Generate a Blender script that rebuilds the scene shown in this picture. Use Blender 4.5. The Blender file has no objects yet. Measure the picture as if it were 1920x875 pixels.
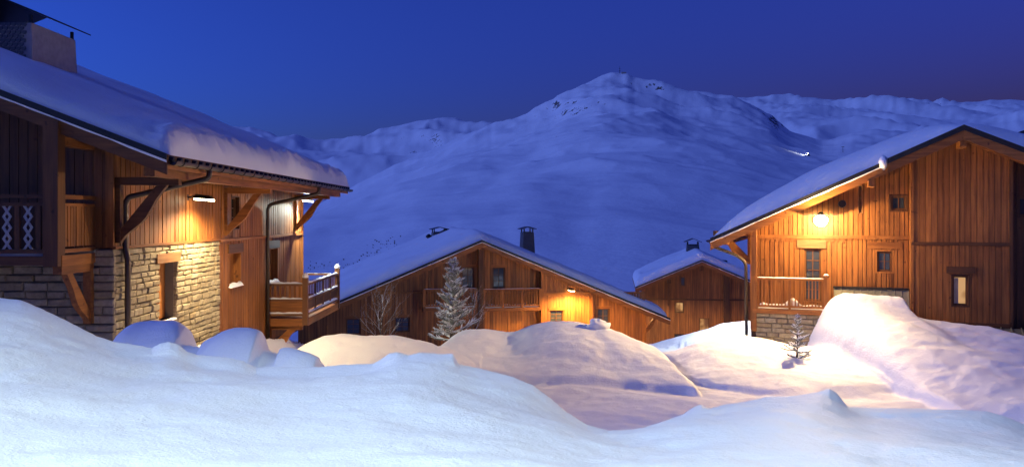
import bpy, math, random
import numpy as np
from mathutils import Vector
R = math.radians
rng = random.Random(7)
sc = bpy.context.scene
COL = sc.collection
ZC = 12.0                      # eye height of the photographer above the scene's datum
F = 1600.0                     # focal length in pixels of the 1920 px wide photograph
HY = 405.0                     # row of the horizon

# ------------------------------------------------------------------ camera
cd = bpy.data.cameras.new('camera'); cam = bpy.data.objects.new('camera', cd); COL.objects.link(cam)
cam.location = (0, 0, ZC); cam.rotation_euler = (R(90), 0, 0)
cd.sensor_width = 36; cd.lens = 36*F/1920; cd.shift_y = -(437.5-HY)/1920
cd.clip_start = .1; cd.clip_end = 12000
sc.camera = cam
# ------------------------------------------------------------------ dusk sky
SUN_EL, SUN_AZ = -2.3, -96     # the sun has set, off to the left
w = bpy.data.worlds.new('World'); sc.world = w; w.use_nodes = True
nt = w.node_tree; bg = nt.nodes['Background']
sky = nt.nodes.new('ShaderNodeTexSky'); sky.sky_type = 'NISHITA'; sky.sun_disc = False
sky.sun_elevation = R(SUN_EL); sky.sun_rotation = R(SUN_AZ); sky.altitude = 2000
sky.air_density = 1.0; sky.dust_density = .3; sky.ozone_density = 6.0
tint = nt.nodes.new('ShaderNodeMix'); tint.data_type = 'RGBA'; tint.blend_type = 'MULTIPLY'
tint.inputs[0].default_value = 1; tint.inputs[7].default_value = (.45, .90, .94, 1)
nt.links.new(sky.outputs[0], tint.inputs[6]); nt.links.new(tint.outputs[2], bg.inputs[0])
bg.inputs[1].default_value = 3.0
# ------------------------------------------------------------------ afterglow
sl = bpy.data.lights.new('afterglow', 'SUN'); sl.energy = 1.2; sl.angle = R(25); sl.color = (.28, .38, 1.0)
so = bpy.data.objects.new('afterglow', sl); COL.objects.link(so); so.rotation_euler = (R(62), 0, R(-80))
# ------------------------------------------------------------------ exposure
sc.view_settings.view_transform = 'Standard'; sc.view_settings.look = 'None'
sc.view_settings.exposure = 0; sc.view_settings.gamma = 1
sc.render.engine = 'CYCLES'

# ================================================================== helpers
def tag(o, label, cat, group=None):
    o['label'] = label; o['category'] = cat
    if group: o['group'] = group
    return o
def empty(name, loc, rz=0, label=None, cat=None, group=None):
    o = bpy.data.objects.new(name, None); COL.objects.link(o); o.location = loc; o.rotation_euler = (0, 0, rz)
    o.empty_display_size = .3
    if label: tag(o, label, cat, group)
    return o
class MB:
    def __init__(s): s.v = []; s.f = []
    def hexa(s, p):
        b = len(s.v); s.v += [tuple(q) for q in p]
        s.f += [tuple(b+i for i in q) for q in ((3,2,1,0),(4,5,6,7),(0,1,5,4),(1,2,6,5),(2,3,7,6),(3,0,4,7))]
        return s
    def box(s, x0, x1, y0, y1, z0, z1):
        return s.hexa([(x0,y0,z0),(x1,y0,z0),(x1,y1,z0),(x0,y1,z0),(x0,y0,z1),(x1,y0,z1),(x1,y1,z1),(x0,y1,z1)])
    def prism(s, poly, vec):
        b = len(s.v); n = len(poly); vec = Vector(vec)
        s.v += [tuple(p) for p in poly] + [tuple(Vector(p)+vec) for p in poly]
        s.f += [tuple(range(b+n-1, b-1, -1)), tuple(range(b+n, b+2*n))]
        s.f += [(b+i, b+(i+1) % n, b+n+(i+1) % n, b+n+i) for i in range(n)]
        return s
    def tube(s, pts, r, n=8, cap=True):
        pts = [Vector(p) for p in pts]; m = len(pts)
        rs = list(r) if hasattr(r, '__len__') else [r]*m
        b = len(s.v); ref = None
        for i, p in enumerate(pts):
            d = (pts[min(i+1, m-1)]-pts[max(i-1, 0)]).normalized()
            if ref is None: ref = d.orthogonal().normalized()
            ref = (ref-d*ref.dot(d))
            ref = ref.normalized() if ref.length > 1e-5 else d.orthogonal().normalized()
            q = d.cross(ref)
            for k in range(n):
                a = 2*math.pi*k/n
                s.v.append(tuple(p+(ref*math.cos(a)+q*math.sin(a))*rs[i]))
        for i in range(m-1):
            for k in range(n):
                s.f.append((b+i*n+k, b+i*n+(k+1) % n, b+(i+1)*n+(k+1) % n, b+(i+1)*n+k))
        if cap:
            s.f.append(tuple(b+k for k in range(n-1, -1, -1))); s.f.append(tuple(b+(m-1)*n+k for k in range(n)))
        return s
    def lathe(s, c, prof, n=16):
        b = len(s.v); m = len(prof)
        for (r, z) in prof:
            for k in range(n):
                a = 2*math.pi*k/n; s.v.append((c[0]+r*math.cos(a), c[1]+r*math.sin(a), c[2]+z))
        for i in range(m-1):
            for k in range(n):
                s.f.append((b+i*n+k, b+i*n+(k+1) % n, b+(i+1)*n+(k+1) % n, b+(i+1)*n+k))
        return s
    def build(s, name, mat, parent=None, smooth=False, kind=None):
        me = bpy.data.meshes.new(name); me.from_pydata(s.v, [], s.f); me.update()
        me.materials.append(M[mat] if isinstance(mat, str) else mat)
        if smooth: me.polygons.foreach_set('use_smooth', [True]*len(me.polygons))
        o = bpy.data.objects.new(name, me); COL.objects.link(o)
        if parent: o.parent = parent
        if kind: o['kind'] = kind
        return o
def grid_mesh(name, V, nr, nc, mat, parent=None, kind=None):
    me = bpy.data.meshes.new(name); n = nr*nc
    me.vertices.add(n); me.vertices.foreach_set('co', V.astype(np.float32).ravel())
    i = np.arange((nr-1)*(nc-1)); r = i//(nc-1); c = i % (nc-1); a = r*nc+c
    L = np.stack([a, a+1, a+nc+1, a+nc], 1).ravel()
    me.loops.add(len(L)); me.loops.foreach_set('vertex_index', L.astype(np.int32))
    me.polygons.add(len(i)); me.polygons.foreach_set('loop_start', (np.arange(len(i))*4).astype(np.int32))
    me.polygons.foreach_set('loop_total', np.full(len(i), 4, np.int32))
    me.update(calc_edges=True); me.validate()
    me.polygons.foreach_set('use_smooth', np.ones(len(me.polygons), bool))
    me.materials.append(M[mat]); o = bpy.data.objects.new(name, me); COL.objects.link(o)
    if parent: o.parent = parent
    if kind: o['kind'] = kind
    return o
# value noise
def _h(ix, iy, seed):
    n = (ix.astype(np.int64)*374761393+iy.astype(np.int64)*668265263+seed*974634777) & 0xffffffff
    n = ((n ^ (n >> 13))*1274126177) & 0xffffffff
    return ((n ^ (n >> 16)) & 0xffff)/65535.0
def vnoise(x, y, seed=0):
    ix = np.floor(x); iy = np.floor(y); fx = x-ix; fy = y-iy
    fx = fx*fx*fx*(fx*(fx*6-15)+10); fy = fy*fy*fy*(fy*(fy*6-15)+10)
    a = _h(ix, iy, seed); b = _h(ix+1, iy, seed); c = _h(ix, iy+1, seed); d = _h(ix+1, iy+1, seed)
    return (a+(b-a)*fx)*(1-fy)+(c+(d-c)*fx)*fy
def fbm(x, y, o=4, seed=0, g=.5):
    t = 0; amp = 1; tot = 0
    for i in range(o):
        t = t+amp*(vnoise(x, y, seed+i*17)*2-1); tot += amp; amp *= g
        x, y = x*1.9*.8-y*1.9*.6+13.1, x*1.9*.6+y*1.9*.8+7.7
    return t/tot
def ridged(x, y, o=4, seed=0):
    t = 0; amp = 1; tot = 0
    for i in range(o):
        t = t+amp*(1-np.abs(vnoise(x, y, seed+i*31)*2-1)); tot += amp; amp *= .5
        x, y = x*2*.8-y*2*.6+3.1, x*2*.6+y*2*.8+9.7
    return t/tot
def sstep(a, b, x):
    t = np.clip((x-a)/(b-a), 0, 1); return t*t*(3-2*t)

# ================================================================== materials
M = {}
def new_mat(name):
    m = bpy.data.materials.new(name); m.use_nodes = True; M[name] = m
    return m, m.node_tree, m.node_tree.nodes['Principled BSDF']
def noise(nt, scale, detail=3, vec=None, rough=.5):
    n = nt.nodes.new('ShaderNodeTexNoise'); n.inputs['Scale'].default_value = scale
    n.inputs['Detail'].default_value = detail; n.inputs['Roughness'].default_value = rough
    if vec is not None: nt.links.new(vec, n.inputs['Vector'])
    return n
def ramp(nt, fac, stops):
    r = nt.nodes.new('ShaderNodeValToRGB'); e = r.color_ramp.elements
    while len(e) < len(stops): e.new(.5)
    for i, (p, c) in enumerate(stops): e[i].position = p; e[i].color = (*c, 1)
    nt.links.new(fac, r.inputs[0]); return r
def mixc(nt, fac, a, b, mode='MIX'):
    n = nt.nodes.new('ShaderNodeMix'); n.data_type = 'RGBA'; n.blend_type = mode
    for s, k in ((fac, 0), (a, 6), (b, 7)):
        if hasattr(s, 'is_linked'): nt.links.new(s, n.inputs[k])
        elif k == 0: n.inputs[0].default_value = s
        else: n.inputs[k].default_value = (*s, 1)
    return n.outputs[2]
def math_n(nt, op, a, b=0):
    n = nt.nodes.new('ShaderNodeMath'); n.operation = op
    for s, k in ((a, 0), (b, 1)):
        if hasattr(s, 'is_linked'): nt.links.new(s, n.inputs[k])
        else: n.inputs[k].default_value = s
    return n.outputs[0]
def bump(nt, bsdf, h, strength, dist):
    b = nt.nodes.new('ShaderNodeBump'); b.inputs['Strength'].default_value = strength; b.inputs['Distance'].default_value = dist
    nt.links.new(h, b.inputs['Height']); nt.links.new(b.outputs[0], bsdf.inputs['Normal']); return b
def wood(name, axis, c0, c1, rough=.55):
    m, nt, bs = new_mat(name)
    tc = nt.nodes.new('ShaderNodeTexCoord'); oi = nt.nodes.new('ShaderNodeObjectInfo')
    sc_ = [14, 14, 14]; sc_[axis] = .9
    mp = nt.nodes.new('ShaderNodeMapping'); mp.inputs['Scale'].default_value = sc_
    off = nt.nodes.new('ShaderNodeVectorMath'); off.operation = 'SCALE'; off.inputs[0].default_value = (37, 53, 71)
    nt.links.new(oi.outputs['Random'], off.inputs['Scale'])
    ad = nt.nodes.new('ShaderNodeVectorMath'); ad.operation = 'ADD'
    nt.links.new(tc.outputs['Object'], mp.inputs[0]); nt.links.new(mp.outputs[0], ad.inputs[0]); nt.links.new(off.outputs[0], ad.inputs[1])
    n = noise(nt, 1.0, 5, ad.outputs[0], .6)
    col = ramp(nt, n.outputs[0], [(.3, c0), (.7, c1)]).outputs[0]
    r2 = ramp(nt, oi.outputs['Random'], [(0, (.74, .70, .68)), (.5, (1, 1, 1)), (1, (1.14, 1.12, 1.05))]).outputs[0]
    col = mixc(nt, 1, col, r2, 'MULTIPLY')
    # weather stains and knots
    kn = noise(nt, 5.5, 1, tc.outputs['Object'])
    kf = ramp(nt, kn.outputs[0], [(.70, (1, 1, 1)), (.78, (.45, .40, .38))]).outputs[0]
    col = mixc(nt, 1, col, kf, 'MULTIPLY')
    st = noise(nt, .7, 3, tc.outputs['Object'])
    sf = ramp(nt, st.outputs[0], [(.35, (.72, .70, .70)), (.6, (1, 1, 1))]).outputs[0]
    col = mixc(nt, 1, col, sf, 'MULTIPLY')
    nt.links.new(col, bs.inputs['Base Color']); bs.inputs['Roughness'].default_value = rough
    bs.inputs['Specular IOR Level'].default_value = .35
    bump(nt, bs, n.outputs[0], .35, .006)
    return m
LC0, LC1 = (.20, .068, .015), (.41, .155, .036)
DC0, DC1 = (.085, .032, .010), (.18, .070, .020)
for ax, nm in ((0, 'x'), (1, 'y'), (2, 'z')):
    wood('wood_'+nm, ax, LC0, LC1)
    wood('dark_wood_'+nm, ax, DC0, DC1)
wood('pale_wood_x', 0, (.25, .12, .045), (.42, .22, .09))
wood('pale_wood_y', 1, (.25, .12, .045), (.42, .22, .09))
def striped_wood(name, period, c0, c1):     # far walls: boards modelled, colour per board from their position
    m, nt, bs = new_mat(name)
    tc = nt.nodes.new('ShaderNodeTexCoord'); sp = nt.nodes.new('ShaderNodeSeparateXYZ'); nt.links.new(tc.outputs['Object'], sp.inputs[0])
    fl = math_n(nt, 'FLOOR', math_n(nt, 'DIVIDE', sp.outputs[0], period))
    wn = nt.nodes.new('ShaderNodeTexWhiteNoise'); wn.noise_dimensions = '1D'; nt.links.new(fl, wn.inputs['W'])
    mp = nt.nodes.new('ShaderNodeMapping'); mp.inputs['Scale'].default_value = (8, 8, .8); nt.links.new(tc.outputs['Object'], mp.inputs[0])
    n = noise(nt, 1, 4, mp.outputs[0])
    col = ramp(nt, n.outputs[0], [(.3, c0), (.7, c1)]).outputs[0]
    col = mixc(nt, 1, col, ramp(nt, wn.outputs[0], [(0, (.66, .63, .6)), (1, (1.15, 1.12, 1.05))]).outputs[0], 'MULTIPLY')
    nt.links.new(col, bs.inputs['Base Color']); bs.inputs['Roughness'].default_value = .6
striped_wood('far_wood', .17, LC0, LC1)
def snow_mat(name, scale=1.0, rocks=False, col=(.84, .86, .89)):
    m, nt, bs = new_mat(name)
    geo = nt.nodes.new('ShaderNodeNewGeometry')
    bs.inputs['Roughness'].default_value = .65; bs.inputs['Specular IOR Level'].default_value = .25
    n1 = noise(nt, 16/scale, 5, geo.outputs['Position'], .65)
    n2 = noise(nt, 1.4/scale, 3, geo.outputs['Position'])
    h = math_n(nt, 'ADD', n1.outputs[0], math_n(nt, 'MULTIPLY', n2.outputs[0], 2.0))
    n3 = noise(nt, 48/scale, 2, geo.outputs['Position'])
    h = math_n(nt, 'ADD', h, math_n(nt, 'MULTIPLY', n3.outputs[0], .35))
    bump(nt, bs, h, 0.14 if rocks else .48, .035*scale)
    c = mixc(nt, n2.outputs[0], tuple(x*.96 for x in col), col)
    if rocks:
        sp = nt.nodes.new('ShaderNodeSeparateXYZ'); nt.links.new(geo.outputs['Normal'], sp.inputs[0])
        pn = noise(nt, .012, 5, geo.outputs['Position'], .75)
        pn2 = noise(nt, .11, 4, geo.outputs['Position'], .7)
        st = math_n(nt, 'SUBTRACT', 1.0, sp.outputs[2])
        v = math_n(nt, 'ADD', math_n(nt, 'MULTIPLY', st, 1.05), math_n(nt, 'ADD', math_n(nt, 'MULTIPLY', pn.outputs[0], .64), math_n(nt, 'MULTIPLY', pn2.outputs[0], .68)))
        rk = ramp(nt, v, [(.985, (0, 0, 0)), (1.0, (1, 1, 1))])
        c = mixc(nt, rk.outputs[0], c, (.10, .09, .085))
    nt.links.new(c, bs.inputs['Base Color'])
snow_mat('snow'); snow_mat('mountain_snow', 120, True)
def plain(name, col, rough=.5, metal=0, spec=.5, n=0):
    m, nt, bs = new_mat(name); bs.inputs['Roughness'].default_value = rough; bs.inputs['Metallic'].default_value = metal
    bs.inputs['Specular IOR Level'].default_value = spec
    tc = nt.nodes.new('ShaderNodeTexCoord'); k = noise(nt, 6, 4, tc.outputs['Object'])
    c = mixc(nt, k.outputs[0], tuple(x*(.75-n) for x in col), tuple(x*(1.2+n) for x in col))
    nt.links.new(c, bs.inputs['Base Color']); return m
plain('dark_metal', (.035, .03, .03), .4, .6)
plain('gutter_metal', (.09, .065, .05), .4, .7)
plain('flashing', (.03, .028, .028), .45, .4)
plain('seam_metal', (.27, .25, .17), .4, .5)
plain('mortar', (.20, .175, .135), .9)
plain('chimney_render', (.42, .36, .33), .85, 0, .3, .1)
plain('shingle', (.10, .095, .10), .7)
plain('bark', (.06, .045, .035), .8)
plain('curtain', (.55, .42, .28), .9)
def stone_mat():
    m, nt, bs = new_mat('stone'); tc = nt.nodes.new('ShaderNodeTexCoord'); oi = nt.nodes.new('ShaderNodeObjectInfo')
    base = ramp(nt, oi.outputs['Random'], [(0, (.24, .20, .14)), (.3, (.36, .31, .215)), (.6, (.31, .265, .18)), (.8, (.42, .37, .27)), (1, (.29, .225, .135))]).outputs[0]
    n = noise(nt, 9, 5, tc.outputs['Object'], .65); n2 = noise(nt, 2.2, 2, tc.outputs['Object'])
    c = mixc(nt, 1, base, ramp(nt, n.outputs[0], [(.3, (.62, .6, .58)), (.7, (1.2, 1.2, 1.2))]).outputs[0], 'MULTIPLY')
    c = mixc(nt, math_n(nt, 'MULTIPLY', n2.outputs[0], .35), c, (.40, .30, .15))
    nt.links.new(c, bs.inputs['Base Color']); bs.inputs['Roughness'].default_value = .85; bs.inputs['Specular IOR Level'].default_value = .2
    bump(nt, bs, n.outputs[0], .6, .02)
stone_mat()
def glass_mat(name, col, rough=.08):
    m, nt, bs = new_mat(name); bs.inputs['Base Color'].default_value = (*col, 1); bs.inputs['Roughness'].default_value = rough
    bs.inputs['Specular IOR Level'].default_value = .8
    tc = nt.nodes.new('ShaderNodeTexCoord'); k = noise(nt, 1.6, 2, tc.outputs['Object']); bump(nt, bs, k.outputs[0], .15, .02)
glass_mat('window_glass', (.035, .04, .055))
def emit(name, col, s):
    m, nt, bs = new_mat(name); bs.inputs['Base Color'].default_value = (.02, .02, .02, 1)
    bs.inputs['Emission Color'].default_value = (*col, 1); bs.inputs['Emission Strength'].default_value = s
emit('lamp_warm', (1, .80, .48), 30); emit('lamp_white', (.92, 1, .9), 25); emit('lamp_sodium', (1, .66, .25), 22)
emit('lamp_star', (1, .88, .6), 60); emit('assumed_lamp_cold', (.75, .88, 1), 20); emit('groomer_lamp', (.9, .95, 1), 60)
def lit_room():
    m, nt, bs = new_mat('lit_window'); tc = nt.nodes.new('ShaderNodeTexCoord')
    k = noise(nt, 1.3, 2, tc.outputs['Object']); c = ramp(nt, k.outputs[0], [(.38, (.22, .07, .015)), (.5, (.62, .28, .08)), (.62, (.95, .52, .20))]).outputs[0]
    nt.links.new(c, bs.inputs['Emission Color']); bs.inputs['Emission Strength'].default_value = .62
    bs.inputs['Base Color'].default_value = (.05, .04, .03, 1); bs.inputs['Roughness'].default_value = .15
lit_room()
def snowy(name, col, lo=.05, hi=.45, amt=1):     # snow settled on upward faces
    m, nt, bs = new_mat(name); geo = nt.nodes.new('ShaderNodeNewGeometry')
    sp = nt.nodes.new('ShaderNodeSeparateXYZ'); nt.links.new(geo.outputs['Normal'], sp.inputs[0])
    k = noise(nt, 14, 3, geo.outputs['Position'])
    v = math_n(nt, 'ADD', sp.outputs[2], math_n(nt, 'MULTIPLY', math_n(nt, 'SUBTRACT', k.outputs[0], .5), 1.2))
    f = ramp(nt, v, [(lo, (0, 0, 0)), (hi, (amt, amt, amt))])
    nt.links.new(mixc(nt, f.outputs[0], col, (.78, .80, .83)), bs.inputs['Base Color']); bs.inputs['Roughness'].default_value = .75
snowy('frosted_needles', (.17, .18, .155), -.9, .0)
snowy('frosted_bark', (.075, .055, .045), .0, .4)
snowy('snowy_wood', (.17, .07, .025), .45, .7)
snowy('frosted_slat', (.34, .33, .32), .1, .6)
snowy('snowy_shingle', (.10, .095, .10), .1, .9, .7)

# ================================================================== houses: frames
class House:
    """s runs along the front wall to the right, d into depth, h is height against the eye level"""
    def __init__(H, name, x, y, rot, hb, label):
        H.x, H.y, H.r, H.hb = x, y, R(rot), hb
        H.t = (math.cos(H.r), math.sin(H.r)); H.b = (-math.sin(H.r), math.cos(H.r))
        H.root = empty(name, (x, y, ZC+hb), H.r, label, 'chalet')
    def L(H, s, d, h): return (s, d, h-H.hb)
    def at(H, px, py, d=0):            # where a sight line meets the plane d
        u = (px-960)/F
        s = (u*(H.y+H.b[1]*d)-H.x-H.b[0]*d)/(H.t[0]-u*H.t[1])
        Y = H.y+H.t[1]*s+H.b[1]*d
        return s, (HY-py)/F*Y
    def side(H, px, py, s):            # where a sight line meets the plane s
        u = (px-960)/F
        d = (u*(H.y+H.t[1]*s)-H.x-H.t[0]*s)/(H.b[0]-u*H.b[1])
        Y = H.y+H.t[1]*s+H.b[1]*d
        return d, (HY-py)/F*Y
    def W(H, s, d, h): return Vector((H.x+H.t[0]*s+H.b[0]*d, H.y+H.t[1]*s+H.b[1]*d, ZC+h))
    def box(H, s0, s1, d0, d1, h0, h1, mb=None): return (mb or MB()).box(s0, s1, d0, d1, h0-H.hb, h1-H.hb)
class Plane:
    def __init__(P, H, p0, a, n): P.H, P.p0, P.a, P.n = H, p0, a, n
    def __call__(P, q, h, o=0): return (P.p0[0]+P.a[0]*q+P.n[0]*o, P.p0[1]+P.a[1]*q+P.n[1]*o, h-P.H.hb)
    def slab(P, q0, q1, h0, h1, o0, o1, mb=None):
        return (mb or MB()).hexa([P(q0,h0,o1), P(q1,h0,o1), P(q1,h0,o0), P(q0,h0,o0), P(q0,h1,o1), P(q1,h1,o1), P(q1,h1,o0), P(q0,h1,o0)])
    def prism(P, poly, o0, o1, mb=None):
        a = P(0, 0, o0); b = P(0, 0, o1); return (mb or MB()).prism([P(q, h, o0) for q, h in poly], Vector(b)-Vector(a))
def fn(v): return v if callable(v) else (lambda q: v)
def planks(parent, P, q0, q1, hb, ht, w=.15, ops=(), gap=.014, o0=.0, o1=.028, mat='wood_z', joined=False, jit=.006, wj=.0):
    hb, ht = fn(hb), fn(ht); cuts = [q0]; q = q0
    while q < q1-1e-4:
        q = min(q+w*(1+rng.uniform(-wj, wj)), q1)
        if q1-q < w*.3: q = q1
        cuts.append(q)
    for o in ops:
        for e in o[:2]:
            if q0 < e < q1:
                cuts = [c for c in cuts if abs(c-e) > .035 or c in (q0, q1)]; cuts.append(e)
    cuts = sorted(set(cuts)); J = MB() if joined else None
    for a, b in zip(cuts, cuts[1:]):
        if b-a < .02: continue
        m = (a+b)/2; spans = [(None, None)]
        for (c0, c1, e0, e1) in ops:
            if c0 < m < c1:
                nsp = []
                for lo, hi in spans:
                    L_ = lo if lo is not None else hb(m); U_ = hi if hi is not None else ht(m)
                    if e0 > L_+.02: nsp.append((lo, min(e0, U_) if e0 < U_ else hi))
                    if e1 < U_-.02: nsp.append((max(e1, L_) if e1 > L_ else lo, hi))
                spans = nsp
        for lo, hi in spans:
            a_, b_ = a+gap/2, b-gap/2
            z = [lo if lo is not None else hb(a_), lo if lo is not None else hb(b_), hi if hi is not None else ht(a_), hi if hi is not None else ht(b_)]
            if min(z[2], z[3])-max(z[0], z[1]) < .01: continue
            ot = o1+rng.uniform(-jit, jit)
            c = min(.012, (b_-a_)*.2)
            mb = J or MB()
            mb.hexa([P(a_,z[0],ot), P(b_,z[1],ot), P(b_,z[1],o0), P(a_,z[0],o0), P(a_,z[2],ot), P(b_,z[3],ot), P(b_,z[3],o0), P(a_,z[2],o0)])
            if not joined: mb.build('plank', mat, parent)
    if joined: return J.build('plank_cladding', mat, parent, kind='stuff')
def stones(parent, P, q0, q1, h0, h1, ops=(), ch=(.13, .21), wd=(.22, .55), o0=-.02, o1=.07, split=None):
    h = h1; rest = MB()
    while h > h0+.05:
        c = min(rng.uniform(*ch), h-h0); lo, hi = h-c, h; h -= c
        free = [(q0, q1)]
        for (a, b, e0, e1) in ops:
            if e0 < (lo+hi)/2 < e1:
                nf = []
                for x, y in free:
                    if a > x: nf.append((x, min(a, y)))
                    if b < y: nf.append((max(b, x), y))
                free = [f for f in nf if f[1]-f[0] > .04]
        for x, y in free:
            q = x
            while q < y-.01:
                e = q+rng.uniform(*wd)
                if y-e < wd[0]*.6: e = y
                g = .011; a, b, l, u = q+g, e-g, lo+g*.8, hi-g*.8
                j = lambda k=.012: rng.uniform(-k, k)
                o = o1+rng.uniform(-.02, .02)
                c4 = [(a+j(), l+j()), (b+j(), l+j()), (b+j(), u+j()), (a+j(), u+j())]
                i4 = [(a+.025, l+.02), (b-.025, l+.02), (b-.025, u-.02), (a+.025, u-.02)]
                V = [P(*p, o0) for p in c4]+[P(*p, o-.022) for p in c4]+[P(p[0]+j(), p[1]+j(.008), o+j(.008)) for p in i4]
                Fc = [(8, 9, 10, 11)]
                for k in range(4):
                    n = (k+1) % 4; Fc += [(k, n, 4+n, 4+k), (4+k, 4+n, 8+n, 8+k)]
                if split is not None and hi < split:
                    bb = len(rest.v); rest.v += V; rest.f += [tuple(bb+i for i in f) for f in Fc]
                else:
                    m = MB(); m.v = V; m.f = Fc; m.build('stone', 'stone', parent)
                q = e
    if rest.v: rest.build('buried_stones', 'stone', parent, kind='stuff')
def window(parent, P, q0, q1, h0, h1, cols=2, rows=3, depth=.10, glass='window_glass', fw=.06, mat='dark_wood_z'):
    """recessed window: frame > panes, muntins"""
    mb = MB(); o = -depth
    for a, b, c, d in ((q0, q0+fw, h0, h1), (q1-fw, q1, h0, h1), (q0+fw, q1-fw, h0, h0+fw), (q0+fw, q1-fw, h1-fw, h1)):
        P.slab(a, b, c, d, o, o+.07, mb)
    f = mb.build('window', mat, parent)
    W_, H_ = (q1-q0-2*fw)/cols, (h1-h0-2*fw)/rows; b = .014
    for i in range(cols):
        for k in range(rows):
            x, y = q0+fw+i*W_, h0+fw+k*H_
            P.slab(x+b, x+W_-b, y+b, y+H_-b, o, o+.02+rng.uniform(-.002, .002)).build('pane', glass, f)
    for i in range(1, cols): P.slab(q0+fw+i*W_-b, q0+fw+i*W_+b, h0+fw, h1-fw, o, o+.045).build('glazing_bar', mat, f)
    for k in range(1, rows): P.slab(q0+fw, q1-fw, h0+fw+k*H_-b, h0+fw+k*H_+b, o, o+.042).build('glazing_bar', mat, f)
    return f
def bracket(parent, P, q, h_top, reach, drop, mat='wood_x', th=.14):
    """timber eave bracket standing out from a wall: post, arm, curved brace"""
    root = P.slab(q-th/2, q+th/2, h_top-drop, h_top, 0, .13).build('bracket', mat, parent)
    P.slab(q-th/2-.004, q+th/2+.004, h_top-.17, h_top+.004, .13, reach).build('bracket_arm', mat, root)
    pts = []
    n = 9
    for i in range(n+1):
        t = i/n; o = .13+(reach*.80-.13)*t; h = h_top-drop*.97+(drop*.97-.17)*t
        pts.append((o, h-.02+.05*math.sin(t*math.pi*3)*(1 if i % 2 else .6)-.10*math.sin(t*math.pi)))
    up = [(.13+(reach*.80-.13)*(i/n), min(h_top-.172, h_top-drop*.97+.22+(drop*.97-.17)*(i/n)+.03)) for i in range(n, -1, -1)]
    poly = pts+up
    a = Vector(P(q-th*.38, 0, 0)); b = Vector(P(q+th*.38, 0, 0))
    MB().prism([P(q-th*.38, h, o) for o, h in poly], b-a).build('bracket_brace', mat, root)
    return root
def railing(parent, P, q0, q1, h0, h1, o, n, mat='wood_z', matr='wood_x', post_every=0, wb=.035, snow=True):
    """hand rail, foot rail and balusters in the plane P at offset o"""
    r = P.slab(q0, q1, h1-.07, h1, o-.05, o+.05).build('handrail', matr, parent)
    P.slab(q0, q1, h0+.06, h0+.13, o-.035, o+.035).build('foot_rail', matr, parent)
    for i in range(n):
        q = q0+(i+.5)*(q1-q0)/n
        P.slab(q-wb/2, q+wb/2, h0+.13, h1-.07, o-.018, o+.018).build('baluster', mat, parent)
    if snow: snow_strip(parent, P, q0, q1, h1, o, .03, .02)
def snow_strip(parent, P, q0, q1, h, o, w, t, n=24, name='snow_cap'):
    mb = MB(); sec = 5
    for i in range(n+1):
        q = q0+(q1-q0)*i/n
        tt = t*(.55+.7*rng.random())*(1 if 0 < i < n else .2)
        for k in range(sec+1):
            a = math.pi*k/sec
            mb.v.append(P(q, h+.001+tt*math.sin(a), o-w*math.cos(a)))
    for i in range(n):
        for k in range(sec):
            b = i*(sec+1)+k; mb.f.append((b, b+1, b+sec+2, b+sec+1))
    return mb.build(name, 'snow', parent, True)
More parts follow.
